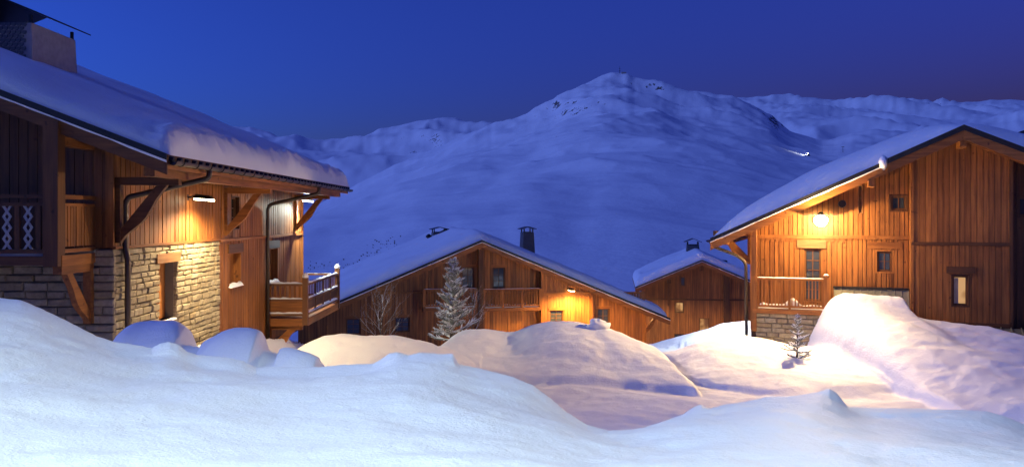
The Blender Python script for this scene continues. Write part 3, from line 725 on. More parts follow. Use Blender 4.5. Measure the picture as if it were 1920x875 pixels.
# ================================================================== chalet on the right
B = House('chalet', 8.26, 29.5, -20, -5.4, 'honey-lit chalet with dazzling lamp on its gable and stone-based balcony')
Bf = Plane(B, (0, 0), (1, 0), (0, -1)); BY = -.35; Bb = Plane(B, (0, BY), (1, 0), (0, -1)); Bl = Plane(B, (0, 0), (0, 1), (-1, 0))
sr, hr = B.at(1807, 237, -1.3); sl, hl = B.at(1332, 447, -.85); s2 = 2*sr-sl; kB = (hr-hl)/(sr-sl)
bdeck = lambda s: hr-abs(s-sr)*kB
q8, q9 = B.at(1709, 400, BY)[0], B.at(1897, 400, BY)[0]
SE = s2-1.5
MB().prism([B.L(.26, .26, -5.4), B.L(SE-.2, .26, -5.4), B.L(SE-.2, .26, bdeck(SE)-.3), B.L(sr, .26, hr-.4), B.L(.26, .26, bdeck(0)-.3)], (0, 11, 0)).build('wall_core', 'dark_wood_z', B.root)
def opx(H, d, x0, x1, y0, y1):
    a, t = H.at(x0, (y0+y1)/2, d); b, t2 = H.at(x1, (y0+y1)/2, d); m = (x0+x1)/2
    return (a, b, H.at(m, y1, d)[1], H.at(m, y0, d)[1])
o_up = opx(B, 0, 1667, 1703, 364, 397); o_slit = opx(B, 0, 1609, 1617, 348, 400)
o_dr = opx(B, 0, 1506, 1542, 465, 566); o_w2 = opx(B, 0, 1641, 1676, 468, 512)
o_lit = opx(B, BY, 1783, 1818, 514, 575); o_rt = opx(B, 0, 1906, 1960, 366, 408)
HB = -.70
opsB = [o_up, o_slit, o_dr, o_w2, o_rt]
w1 = backing(B, Bf, 0, q8, -5.4, lambda s: bdeck(s)-.24, opsB, 'dark_wood_z')
planks(w1, Bf, .16, q8, HB+.06, lambda s: bdeck(s)-.25, .155, ops=opsB, mat='wood_z', wj=.12, gap=.024)
planks(w1, Bf, .16, q8, -3.9, HB-.06, .155, ops=opsB, mat='wood_z', wj=.12, gap=.024)
Bf.slab(.0, q8, HB-.06, HB+.06, 0, .075).build('band_board', 'wood_x', w1)
Bf.slab(-.02, .16, -3.9, bdeck(0)-.28, -.1, .06).build('corner_board', 'wood_z', w1)
def scallop(parent, P, q0, q1, h, dp=.09, per=.16, o0=.03, o1=.05, mat='wood_x'):
    n = int((q1-q0)/per); pts = [(q0, h)]
    low = []
    for i in range(n*6+1):
        t = i/6; low.append((q0+(q1-q0)*i/(n*6), h-.03-dp*abs(math.sin(math.pi*t))))
    mb = MB()
    for (a, za), (b, zb) in zip(low, low[1:]): P.prism([(a, h), (a, za), (b, zb), (b, h)], o0, o1, mb)
    mb.build('scalloped_trim', mat, parent)
scallop(w1, Bf, .16, B.at(1585, 450)[0], HB-.06)
w2 = backing(B, Bb, q8, sr, -5.4, lambda s: bdeck(s)-.24, [o_lit], 'dark_wood_z'); w3 = backing(B, Bb, sr, q9, -5.4, lambda s: bdeck(s)-.24, [o_lit], 'dark_wood_z')
HB2 = B.at(1800, 457, BY)[1]; HB3 = B.at(1800, 604, BY)[1]
for (a, b, wp_) in ((q8, sr, w2), (sr, q9, w3)):
    planks(wp_, Bb, a+(.06 if a == q8 else 0), b-(.06 if b == q9 else 0), HB2+.05, lambda s: bdeck(s)-.25, .17, mat='wood_z', wj=.1)
    planks(wp_, Bb, a+(.06 if a == q8 else 0), b-(.06 if b == q9 else 0), HB3, HB2-.05, .17, ops=[o_lit], mat='wood_z', wj=.1)
    Bb.slab(a-.01 if a == q8 else a, b, HB2-.05, HB2+.05, 0, .07).build('band_board', 'dark_wood_x', wp_)
    Bb.slab(a, b, HB3-.12, HB3+.01, .0, .06).build('base_board', 'dark_wood_x', wp_)
Bb.slab(q8-.03, q8+.06, HB3-.1, bdeck(q8)-.3, -.36, .06).build('corner_board', 'wood_z', w2)
Bb.slab(q9-.06, q9+.03, HB3-.1, bdeck(q9)-.3, -.36, .06).build('corner_board', 'dark_wood_z', w3)
w4 = backing(B, Bf, q9, SE, -5.4, lambda s: bdeck(s)-.24, [o_rt], 'dark_wood_z')
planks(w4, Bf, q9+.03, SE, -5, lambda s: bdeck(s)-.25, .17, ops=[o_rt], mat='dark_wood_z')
jambs(w1, Bf, *o_up, .2, 'dark_wood_z', .05); window(w1, Bf, o_up[0]+.05, o_up[1]-.05, o_up[2]+.05, o_up[3]-.05, 2, 1, .10)
jambs(w1, Bf, *o_w2, .2, 'wood_z', .05); window(w1, Bf, o_w2[0]+.05, o_w2[1]-.05, o_w2[2]+.05, o_w2[3]-.05, 2, 2, .10)
jambs(w1, Bf, *o_dr, .2, 'wood_z', .03); window(w1, Bf, o_dr[0]+.03, o_dr[1]-.03, o_dr[2]+.03, o_dr[3]-.03, 2, 5, .10)
Bf.slab(o_dr[0]-.2, o_dr[1]+.12, o_dr[3]+.002, o_dr[3]+.27, .02, .085).build('lintel', 'pale_wood_x', w1)
Bf.slab(o_w2[0]-.25, o_w2[1]+.25, o_w2[3]+.03, o_w2[3]+.25, .02, .055).build('lintel', 'wood_x', w1)
jambs(w1, Bf, *o_slit, .2, 'pale_wood_x', .015)
Bf.slab(o_slit[0], o_slit[1], o_slit[2], o_slit[3], -.2, -.15).build('slit_panel', 'pale_wood_x', w1)
lw = window(w3 if o_lit[0] > sr else w2, Bb, o_lit[0]+.04, o_lit[1]-.04, o_lit[2]+.04, o_lit[3]-.04, 1, 1, .12, 'lit_window', .05)
jambs(w2, Bb, *o_lit, .2, 'dark_wood_z', .04)
Bb.slab(o_lit[0]-.13, o_lit[1]+.15, o_lit[3]+.03, o_lit[3]+.24, .02, .08).build('lintel', 'dark_wood_x', w2)
cb = MB(); Bb.slab(o_lit[0]+.10, o_lit[0]+.22, o_lit[2]+.10, o_lit[3]-.12, -.096, -.085, cb); cb.build('curtain', 'curtain', lw)
jambs(w4, Bf, *o_rt, .2, 'dark_wood_z', .04); window(w4, Bf, o_rt[0]+.04, o_rt[1]-.04, o_rt[2]+.04, o_rt[3]-.04, 2, 1, .1)
vq, vh = B.at(1579, 382)
MB().tube([Bf(vq, vh, .02), Bf(vq, vh, .10)], [.13, .12], 18).build('vent_cover', 'dark_metal', w1)
# roof, the bay's verge reaching further out
rb = gable_roof(B, (sr, hr), (sl, hl), (s2, hl), -.85, 11, .2, .80, .06, .34, 'wood_x', 9, 1.6, 120, 60, .0, uneven=.2, vw=1.6, mid=.85)
sv = B.at(1664, 300, -1.3)[0]
Pv = Plane(B, (0, 0), (1, 0), (0, -1))
poly = [(sv, bdeck(sv)+.012), (sr, hr+.012), (s2, hl+.012), (s2, hl-.2), (sr, hr-.2), (sv, bdeck(sv)-.2)]
v = Pv.prism(poly, .86, 1.3).build('bay_verge', 'wood_y', rb)
for a, b in ((sv, sr), (sr, s2)):
    Pv.prism([(a, bdeck(a)-.1), (b, bdeck(b)-.1), (b, bdeck(b)-.40), (a, bdeck(a)-.40)], 1.304, 1.35).build('bargeboard', 'wood_x', v)
    Pv.prism([(a, bdeck(a)+.05), (b, bdeck(b)+.05), (b, bdeck(b)-.12), (a, bdeck(a)-.12)], 1.35, 1.38).build('verge_flashing', 'flashing', v)
n_, m_ = 10, 10; mb = MB()                                # wind-packed lump where the verge steps
for i in range(n_+1):
    for k in range(m_+1):
        a = math.pi*i/n_; b = 2*math.pi*k/m_; rr = 1+.15*rng.uniform(-1, 1)
        mb.v.append(B.L(sv-.10+.13*math.sin(a)*math.cos(b)*rr, -1.12+.26*math.sin(a)*math.sin(b), bdeck(sv)-.06+.22*math.cos(a)*rr))
for i in range(n_):
    for k in range(m_): q = i*(m_+1)+k; mb.f.append((q, q+1, q+m_+2, q+m_+1))
mb.build('verge_snow_lump', 'snow', v, True)
for s_ in (sr, sr-2.6, sr+2.6):
    B.box(s_-.09, s_+.09, -1.25, -.30, bdeck(s_)-.62, bdeck(s_)-.40).build('purlin_end', 'wood_y', rb)
half_gutter(rb, B, sl-.07, hl-.06, -.9, 11, .07, 8, 8)
pipe(B, [(sl-.05, -.55, hl-.10), (sl+.05, -.5, hl-.28), (-.42, -.30, -1.36), (-.15, -.25, -1.6), (-.12, -.25, -5)], .055)
bracket(B.root, Bl, .25, bdeck(0)-.34, 1.3, 1.15, 'wood_x', .18)
B.box(sl+.35, sl+.55, -.75, 10.5, bdeck(sl+.45)-.42, bdeck(sl+.45)-.22).build('eave_beam', 'wood_y', rb)
# stone based balcony
BD = -.72; Pb = Plane(B, (0, BD), (1, 0), (0, -1))
qa, hf = B.at(1414, 573, BD); qb, _ = B.at(1549, 575, BD); ht_ = B.at(1480, 521, BD)[1]; hf = B.at(1480, 580, BD)[1]
sb = B.box(qa+.08, qb, BD+.05, -.03, -5.3, hf-.14).build('stone_base', 'mortar', B.root)
stones(sb, Pb, qa+.05, qb+.02, -5.1, hf-.15, [], (.11, .18), (.25, .6), o0=-.03, o1=.05, split=-4.5)
bal = B.box(qa-.04, qb+.06, BD-.12, -.03, hf-.14, hf).build('balcony', 'wood_x', B.root)
railing(bal, Pb, qa+.1, qb-.06, hf, ht_, .03, 20, 'wood_z', 'wood_x', wb=.04)
B.box(qa-.08, qa+.09, BD-.11, BD+.06, hf-.75, bdeck(qa)-.24).build('post', 'wood_z', bal)
B.box(qb-.08, qb+.08, BD-.13, BD+.04, hf-.10, ht_+.06).build('post', 'wood_z', bal)
MB().lathe(B.L(qb, BD-.045, ht_+.06), [(.10, 0), (.11, .03), (.06, .09), (0, .11)], 10).build('post_cap', 'snowy_wood', bal, True)
qm = (qa+qb)/2; B.box(qm-.04, qm+.04, BD-.08, BD+.0, hf-.05, ht_-.07).build('post', 'wood_z', bal)
mb = MB(); n_, m_ = 40, 8
for i in range(n_+1):
    for k in range(m_+1):
        s_ = qa+.12+(qb-qa-.2)*i/n_; d_ = BD+.10+(.55)*k/m_
        e_ = math.sin(math.pi*i/n_)**.4*math.sin(math.pi*k/m_)**.5
        mb.v.append(B.L(s_, d_, hf+.01+e_*(.20+.10*math.sin(i*.33+1)+.05*math.sin(i*.6+k*.3))))
for i in range(n_):
    for k in range(m_): q = i*(m_+1)+k; mb.f.append((q, q+m_+1, q+m_+2, q+1))
mb.build('balcony_snow', 'snow', bal, True)
# sheet metal lean-to
def lean_to(P, q0, q1, ht, hb_, out, nseam):
    r_ = P.H; m = MB().hexa([P(q0,ht-.05,.04), P(q1,ht-.05,.04), P(q1,hb_-.05,out), P(q0,hb_-.05,out), P(q0,ht,.04), P(q1,ht,.04), P(q1,hb_,out), P(q0,hb_,out)]).build('metal_lean_to', 'seam_metal', r_.root)
    for i in range(nseam+1):
        q = q0+.02+(q1-q0-.04)*i/nseam
        MB().hexa([P(q-.018,ht,.045), P(q+.018,ht,.045), P(q+.018,hb_,out), P(q-.018,hb_,out), P(q-.012,ht+.05,.045), P(q+.012,ht+.05,.045), P(q+.012,hb_+.05,out), P(q-.012,hb_+.05,out)]).build('seam', 'seam_metal', m)
    return m
m0 = lean_to(Bf, B.at(1563, 545)[0], q8-.04, B.at(1630, 541)[1], B.at(1630, 541)[1]-1.0, .42, 11)
Bf.slab(B.at(1563, 545)[0]-.02, q8-.05, B.at(1630, 541)[1]+.0, B.at(1630, 541)[1]+.06, .03, .09).build('top_flashing', 'dark_metal', m0)
lean_to(Bb, q8, q9+2.5, HB3-.13, HB3-.55, 1.1, 19)
cq, chh = B.at(1912, 268, 3.2)
chimney(B, cq-.5, cq+.6, 2.8, 3.9, bdeck(cq)-.3, chh-.05, .08, sidem='chimney_render', cap_h=.25, post_h=.2, over=.2)

# ================================================================== chalet in the middle
C = House('chalet', -1.91, 48.88, 13, -8.8, 'wide-roofed chalet with sodium-lit gable wall beyond the snow mounds')
Cf = Plane(C, (0, 0), (1, 0), (0, -1))
csr, chr_ = C.at(903, 450, -.9); cs2, ch2 = C.at(1256, 596, -.9); kC = (chr_-ch2)/(cs2-csr); csl = 2*csr-cs2
cdeck = lambda s: chr_-abs(s-csr)*kC
def sx(px, d=0): return C.at(px, 550, d)[0]
o_a = opx(C, 0, 866, 889, 501, 541); o_b = opx(C, 0, 924, 947, 501, 541)
o_c = opx(C, 0, 649, 676, 597, 627); o_d = opx(C, 0, 740, 768, 594, 622)
P1 = -.55; o_e = opx(C, P1, 1031, 1056, 581, 604); P2 = -.25; o_f = opx(C, P2, 1120, 1143, 578, 618)
wc = sx(1209, P2); wl0 = -wc+2*csr
MB().prism([C.L(wl0, .2, -8.8), C.L(wc-.1, .2, -8.8), C.L(wc-.1, .2, cdeck(wc)-.3), C.L(csr, .2, chr_-.3), C.L(wl0, .2, cdeck(wl0)-.3)], (0, 13, 0)).build('wall_core', 'dark_wood_z', C.root)
for (d, a, b, ops) in ((0, wl0, csr, [o_a, o_c, o_d]), (0, csr, sx(1016, P1), [o_b]), (P1, sx(1016, P1), sx(1109, P1), [o_e]), (P2, sx(1109, P1), wc, [o_f])):
    P = Plane(C, (0, d), (1, 0), (0, -1))
    wv = backing(C, P, a, b, -8.8, lambda s: cdeck(s)-.24, ops, 'dark_wood_z', o0=-.24+d)
    hbnd = C.at((960+F*(C.W((a+b)/2, d, 0).x/C.W((a+b)/2, d, 0).y)), 549, d)[1]
    planks(wv, P, a, b, -8.4, hbnd-.05, .17, ops=ops, mat='far_wood', joined=True, gap=.024)
    planks(wv, P, a, b, hbnd+.05, lambda s: cdeck(s)-.25, .17, ops=ops, mat='far_wood', joined=True, gap=.024)
    P.slab(a, b, hbnd-.05, hbnd+.06, 0, .09).build('band_board', 'wood_x', wv)
    if d == P1: scallop(wv, P, a, b, hbnd-.05, .10, .28)
    for e in ((a, b) if d else (b,)): P.slab(e-.07, e+.07, -8.4, cdeck(e)-.3, -.05, .10).build('corner_post', 'wood_z', wv)
    for o in ops:
        window(wv, P, *o, 2, 3, .12); P.slab(o[0]-.1, o[1]+.1, o[3], o[3]+.14, .02, .07).build('lintel', 'wood_x', wv)
Pb_ = Plane(C, (0, P2-.45), (1, 0), (0, -1))
for (x0, x1, n) in ((907, 1014, 22), (795, 893, 20)):
    a, b = sx(x0, P2-.45), sx(x1, P2-.45); f_, t_ = C.at((x0+x1)/2, 576, P2-.45)[1], C.at((x0+x1)/2, 541, P2-.45)[1]
    bl = C.box(a-.05, b+.05, P2-.5, -.01, f_-.2, f_).build('balcony', 'wood_x', C.root)
    railing(bl, Pb_, a, b, f_, t_, .0, n, 'wood_z', 'wood_x', wb=.07)
    for e in (a, (2*a+b)/3, (a+2*b)/3, b): Pb_.slab(e-.06, e+.06, f_, t_, -.04, .05).build('post', 'wood_z', bl)
    snow_strip(bl, Pb_, a+.1, b-.1, f_, -.25, .2, .18, 20)
C.box(sx(897, -.7), sx(906, -.7), -.8, -.55, -8.4, cdeck(csr)-.5).build('post', 'dark_wood_z', C.root)
rc = gable_roof(C, (csr, chr_), (csl, ch2), (cs2, ch2), -.9, 14.5, .24, .55, .18, .36, 'wood_x', 15, .5, 90, 50, .1, uneven=.25, vw=1.2)
for px_, d0_, wd_, dp_, top in ((992, 3.4, .85, 1.0, 436), (826, 8.5, 1.1, 1.2, 436)):
    s_, h_ = C.at(px_, top, d0_)
    chimney(C, s_-wd_/2, s_+wd_/2, d0_, d0_+dp_, cdeck(s_)-.2, h_, .09, sidem='shingle', cap_h=.14, post_h=.24, over=.15)
s_, h_ = C.at(804, 447, 8.3)
MB().lathe(C.L(s_, 8.3, h_-.5), [(.12, 0), (.12, .55), (.2, .58), (.2, .68), (.05, .8), (0, .8)], 12).build('vent_pipe', 'dark_metal', C.root)
Cr = Plane(C, (wc, 0), (0, 1), (1, 0))
bracket(C.root, Cr, .1, cdeck(wc)-.35, 1.2, 1.3, 'wood_x', .2)

# ================================================================== far chalet
D = House('chalet', 15.25, 69.0, -7, -12, 'small distant chalet half hidden behind the lamp-lit gable and its downpipe')
dsr, dhr = D.at(1316, 487, -.7); dsl, dhl = D.at(1191, 538, -.7); kD = (dhr-dhl)/(dsr-dsl); ds2, dh2 = 2*dsr-dsl, dhl
ddeck = lambda s: dhr-abs(s-dsr)*kD
Df = Plane(D, (0, 0), (1, 0), (0, -1))
dops = [opx(D, 0, 1265, 1282, 566, 586), opx(D, 0, 1276, 1285, 519, 536), opx(D, 0, 1311, 1330, 596, 622), opx(D, 0, 1264, 1283, 625, 645)]
dl, dr = D.at(1203, 560)[0], ds2-.7
MB().prism([D.L(dl+.2, .2, -12), D.L(dr-.2, .2, -12), D.L(dr-.2, .2, ddeck(dr)-.3), D.L(dsr, .2, dhr-.4), D.L(dl+.2, .2, ddeck(dl)-.3)], (0, 10, 0)).build('wall_core', 'dark_wood_z', D.root)
for a, b in ((dl, dsr), (dsr, dr)):
    wv = backing(D, Df, a, b, -12, lambda s: ddeck(s)-.24, dops, 'dark_wood_z')
    hbnd = D.at(1300, 561)[1]
    planks(wv, Df, a, b, -11.8, hbnd-.06, .17, ops=dops, mat='far_wood', joined=True, gap=.024)
    planks(wv, Df, a, b, hbnd+.06, lambda s: ddeck(s)-.25, .17, ops=dops, mat='far_wood', joined=True, gap=.024)
    Df.slab(a, b, hbnd-.06, hbnd+.06, 0, .1).build('band_board', 'dark_wood_x', wv)
    for i, o in enumerate(dops):
        if a < o[0] < b: window(wv, Df, *o, 1 if i != 0 else 2, 1 if i != 3 else 2, .1, 'lit_window' if i in (0, 2) else 'window_glass')
e_ = D.at(1361, 560)[0]; Df.slab(e_-.2, e_+.25, -11.9, ddeck(e_)-.3, 0, .45).build('corner_post', 'dark_wood_z', D.root)
rd_ = gable_roof(D, (dsr, dhr), (dsl, dhl), (ds2, dh2), -.7, 11, .24, .6, .18, .4, 'wood_x', 19, .5, 70, 40, .1, uneven=.3)
s_, h_ = D.at(1299, 459, 5); chimney(D, s_-.6, s_+.6, 4.5, 5.7, ddeck(s_)-.2, h_, .1, sidem='shingle', cap_h=.3, post_h=.28, over=.22)
s_, h_ = D.at(1351, 490, 3); D.box(s_-.5, s_+.5, 2.5, 3.6, ddeck(s_)-.1, h_+.1).build('roof_hatch', 'dark_metal', rd_)
for px_ in (1254, 1315):
    s_ = D.at(px_, 540)[0]; D.box(s_-.14, s_+.14, -.6, -.02, ddeck(s_)-.85, ddeck(s_)-.5).build('purlin_end', 'dark_wood_y', rd_)
bracket(D.root, Df, D.at(1254, 540)[0], ddeck(D.at(1254, 540)[0])-.5, .62, 2.2, 'dark_wood_y', .2)

# ================================================================== lamps
def flood_lamp(name, label, P, q, h, reach, emat, col, power, group=None, drop=.10, aimv=None, cone=150, out=None):
    H = P.H; base = P(q, h, 0); o = H.W(base[0], base[1], base[2]+H.hb)
    r = empty(name, o, H.r, label, 'lamp', group)
    n = Vector((P.n[0], P.n[1], 0)); a = Vector((P.a[0], P.a[1], 0)); z = Vector((0, 0, 1))
    L_ = lambda x, y, t: tuple(a*x+n*y+z*t)
    MB().hexa([L_(-.06,.0,-.08), L_(.06,.0,-.08), L_(.06,.04,-.08), L_(-.06,.04,-.08), L_(-.06,.0,.08), L_(.06,.0,.08), L_(.06,.04,.08), L_(-.06,.04,.08)]).build('wall_plate', 'dark_metal', r)
    MB().tube([L_(0,.03,.0), L_(0,reach*.35,.05)], .025, 8).build('arm', 'dark_metal', r)
    y0, y1 = reach*.3, reach; tl = -.05
    hd = MB().hexa([L_(-.13,y0,tl+.03), L_(.13,y0,tl+.03), L_(.13,y1,tl), L_(-.13,y1,tl), L_(-.07,y0+.05,tl+.14), L_(.07,y0+.05,tl+.14), L_(.07,y1-.09,tl+.10), L_(-.07,y1-.09,tl+.10)]).build('housing', 'dark_metal', r)
    MB().hexa([L_(-.115,y0+.03,tl-.015), L_(.115,y0+.03,tl-.015), L_(.115,y1-.02,tl-.05), L_(-.115,y1-.02,tl-.05), L_(-.12,y0+.02,tl+.028), L_(.12,y0+.02,tl+.028), L_(.12,y1-.02,tl-.002), L_(-.12,y1-.02,tl-.002)]).build('glass', emat, hd)
    l = light('SPOT', r, L_(0, out or (y0+y1)/2, tl-.12), power, col, .10, spot_size=R(cone), spot_blend=.6)
    aim(l, (a*aimv[0]+n*aimv[1]+z*aimv[2]) if aimv else (0, 0, -1))
    return r
flood_lamp('wall_lamp', 'warm floodlight over the stone wall with narrow shuttered opening', As, 4.2, .49, .72, 'lamp_warm', (1, .75, .42), 1400, 'lamps under chalet eaves', aimv=(0, .0, -1), cone=165, out=.95)
flood_lamp('wall_lamp', 'cold white floodlight under the eave end above the snowy corner balcony', As, 15.95, .66, .62, 'lamp_white', (.95, 1, .86), 1500, 'lamps under chalet eaves', aimv=(-.5, .5, -1), cone=145)
q_, h_ = C.at(1066, 541, P1)
flood_lamp('wall_lamp', 'yellow sodium wall lamp above a scalloped trim board', Plane(C, (0, P1), (1, 0), (0, -1)), q_, h_, .85, 'lamp_sodium', (1, .56, .13), 2300, 'lamps under chalet eaves', aimv=(0, .05, -1), cone=172, out=1.15)
d_, h_ = C.side(1218, 596, wc)
flood_lamp('wall_lamp', 'small lamp tucked under the low eave end beside the far chalet', Cr, .6, h_, .8, 'lamp_sodium', (1, .60, .2), 10000, 'lamps under chalet eaves', aimv=(.6, .8, -.25), cone=170)
flood_lamp('wall_lamp', 'assumed white lamp, added on the hidden side wall past the downpipe', Bl, 5.5, -1.7, .35, 'lamp_white', (.85, .95, 1), 1500, 'lamps under chalet eaves', aimv=(.2, .5, -1), cone=150)  # assumed lamp, out of sight, added to whiten the snow beside this wall
q_, h_ = B.at(1539, 405)
r = empty('gable_lamp', B.W(*(lambda p: (p[0], p[1], h_))(Bf(q_, h_, .03))), B.r, 'dazzling bare lamp on the gable wall above the balcony door', 'lamp')
MB().tube([(0, 0, 0), (0, -.05, 0)], .09, 14).build('wall_plate', 'dark_metal', r)
MB().tube([(0, -.04, 0), (0, -.22, .06)], .025, 8).build('arm', 'dark_metal', r)
hd = MB().tube([(0, -.16, .09), (0, -.22, .07), (0, -.26, .052)], [.04, .08, .10], 16).build('housing', 'dark_metal', r); MB().box(-.55, .55, -1.05, -.15, .03, .05).build('added_light_shield', 'dark_metal', hd)  # wide plate added to block the lamp's upward light from the left roof
MB().lathe((0, -.34, -.11), [(0, -.24), (.13, -.20), (.21, -.09), (.23, 0), (.20, .06), (.09, .12), (0, .13)], 16).build('bulb', 'lamp_star', r, True)
l = light('SPOT', r, (0, -.60, -.02), 4900, (1, .67, .31), .03, spot_size=R(150), spot_blend=.8); aim(l, (-.50, -1, -.26))
l = light('POINT', r, (0, -1.2, -.16), 700, (1, .66, .28), .10)  # extra point light added ahead of the bulb to brighten the gable wall
# assumed street lamp, unseen, added behind the photographer to light the near bank
r = empty('assumed_street_lamp', (-2.6, -3.4, ZC+gh(-2.6, -3.4)), 0, 'assumed tall cut-off street lamp, added out of view on a steel mast', 'street lamp')
zb = -gh(-2.6, -3.4); LZ = 6.6
MB().tube(smooth_path([(0, 0, -.4), (0, 0, zb+LZ+.25), (0, .75, zb+LZ+.35)], .5), [.09]*1+[.075]*6+[.05], 12).build('mast', 'dark_metal', r, True)
hd = MB()
hd.box(-.30, .30, .62, 1.32, zb+LZ+.28, zb+LZ+.32); hd.box(-.30, .30, 1.30, 1.32, zb+LZ-.075, zb+LZ+.278); hd.box(-.30, .30, .62, .64, zb+LZ+.0, zb+LZ+.278)  # deeper front lip added to keep this light off ground past the crest
hd.box(-.30, -.28, .642, 1.298, zb+LZ+.0, zb+LZ+.278); hd.box(.28, .30, .642, 1.298, zb+LZ+.0, zb+LZ+.278)
hd = hd.build('housing', 'dark_metal', r)
MB().box(-.10, .10, .70, .86, zb+LZ+.235, zb+LZ+.262).build('bulb', 'assumed_lamp_cold', hd)
l = light('SPOT', r, (0, .84, zb+LZ+.20), 7100, (.82, .99, .93), .03, spot_size=R(150), spot_blend=.4); aim(l, (.25, .95, -.75))

# ================================================================== trees
def brush(mb, p, d, L, r, droop=0.0, nspk=10, seg=4, up=0.0):
    """one snow-laden spray of needles"""
    p = Vector(p); d = Vector(d).normalized(); pts = []; rs = []
    for i in range(seg+1):
        t = i/seg; pts.append(p+d*L*t+Vector((0, 0, -droop*L*t*t*(1-t)*2+up*L*t*t)))
        rs.append(r*(1-.75*t**1.6)*(.8+.5*rng.random()))
    mb.tube(pts, rs, 5)
    side = d.cross(Vector((0, 0, 1)))
    side = side.normalized() if side.length > .05 else Vector((1, 0, 0))
    upv = side.cross(d)
    for k in range(nspk):
        t = rng.random(); i = min(int(t*seg), seg-1); c = pts[i].lerp(pts[i+1], t*seg-i)
        a = rng.uniform(0, 6.283); o = (side*math.cos(a)+upv*math.sin(a))
        e = c+(o*.8+d*.75).normalized()*r*rng.uniform(1.4, 2.6); w = d.cross(o)*r*.28
        b = len(mb.v); mb.v += [tuple(c-w), tuple(c+w), tuple(e)]; mb.f.append((b, b+1, b+2))
def spruce(name, label, x, y, H, Rb, whorls, per, twigs, br, lean=(0, 0), sink=.05, snow_r=1.0, tip=.22, cat='tree'):
    r = empty(name, (x, y, ZC+gh(x, y)-sink), 0, label, cat)
    tp = [Vector((lean[0]*t+.02*H*math.sin(t*5)*.3, lean[1]*t, H*t)) for t in [i/8 for i in range(9)]]
    MB().tube(tp, [.028*H*(1-.93*i/8) for i in range(9)], 7).build('trunk', 'frosted_bark', r, True)
    mb = MB()
    for k in range(whorls):
        t = .06+.90*k/(whorls-1); c = tp[int(t*8)].lerp(tp[min(int(t*8)+1, 8)], t*8-int(t*8))
        L0 = Rb*(1-t)**.85+.05*H
        for j in range(per):
            if rng.random() < .12: continue
            a = 6.283*j/per+k*1.9+rng.uniform(-.35, .35); L = L0*rng.uniform(.62, 1.18)
            el = .10+.60*t+rng.uniform(-.22, .28)
            d = Vector((math.cos(a)*math.cos(el), math.sin(a)*math.cos(el), math.sin(el)))
            st = c+Vector((0, 0, rng.uniform(-.03, .03)*H))
            brush(mb, st, d, L, br, .25*(1-t), 14, 5, .10)
            for q in range(twigs):
                u = .28+.66*(q+rng.random()*.6)/twigs
                sd = 1 if q % 2 else -1; b = a+sd*rng.uniform(.55, .95)
                dd = Vector((math.cos(b), math.sin(b), el+rng.uniform(-.1, .25)))
                pp = st+d*L*u+Vector((0, 0, -.25*(1-t)*L*u*u*(1-u)*2+.10*L*u*u))
                brush(mb, pp, dd, L*(.52-.25*u)*rng.uniform(.7, 1.2), br*.8, .1, 8, 3, .15)
    brush(mb, tp[-1]-Vector((0, 0, tip*.6)), (0, 0, 1), tip, br*.8, 0, 10, 4)
    for j in range(5): a = j*1.257; brush(mb, tp[-1]-Vector((0, 0, tip*.55)), (math.cos(a)*.5, math.sin(a)*.5, 1), tip*.75, br*.7, 0, 6, 3)
    mb.build('crown', 'frosted_needles', r)
    return r
def on(px, Y): return (px-960)/F*Y, Y
x, y = on(846, 30.5)
top = hof(488, y); spruce('spruce_tree', 'frost-covered spruce standing before the wide-roofed chalet balcony', x, y, top-gh(x, y), .86, 14, 6, 7, .05, (.12, 0))
x, y = on(1494, 24.6)
spruce('spruce_tree', 'tiny snow-dusted spruce planted in front of the stone balcony base', x, y, hof(591, y)-gh(x, y)+.05, .36, 8, 6, 4, .028, (.03, 0), tip=.14)
def bare_tree(x, y, H, label):
    r = empty('bare_tree', (x, y, ZC+gh(x, y)-.05), 0, label, 'tree')
    tr = MB(); cr = MB()
    def grow(mb, p, d, L, rad, lvl):
        n = 5; pts = [Vector(p)]; dd = Vector(d)
        for i in range(n):
            dd = (dd+Vector((rng.uniform(-.16, .16), rng.uniform(-.16, .16), .10 if lvl else .02))).normalized(); pts.append(pts[-1]+dd*L/n)
        mb.tube(pts, [rad*(1-.72*i/n) for i in range(n+1)], 5)
        if lvl < 3:
            m = (13, 6, 4)[lvl]
            for k in range(m):
                t = (.16 if lvl == 0 else .25)+.75*(k+rng.random()*.5)/m; i = min(int(t*n), n-1); c = pts[i].lerp(pts[i+1], t*n-i)
                a = k*2.4+rng.uniform(-.4, .4); sp = (.95 if lvl == 0 else .7)*(1-.35*t)
                ax = (pts[i+1]-pts[i]).normalized(); u = ax.orthogonal().normalized(); w_ = ax.cross(u)
                nd = (ax*math.cos(sp)+(u*math.cos(a)+w_*math.sin(a))*math.sin(sp))
                grow(cr, c, nd, L*(.60-.30*t if lvl == 0 else .5)*rng.uniform(.75, 1.15), rad*(.42-.15*t), lvl+1)
    grow(tr, (0, 0, 0), (0, 0, 1), H, .019*H**.6, 0)
    tr.build('trunk', 'frosted_bark', r, True); cr.build('crown', 'frosted_bark', r, True)
x, y = on(718, 30.5); bare_tree(x, y, hof(548, y)-gh(x, y), 'leafless rimed young tree before the dark chalet wall')
x, y = on(884, 31.5); bare_tree(x, y, hof(545, y)-gh(x, y), 'leafless rimed sapling leaning behind the frosted spruce')

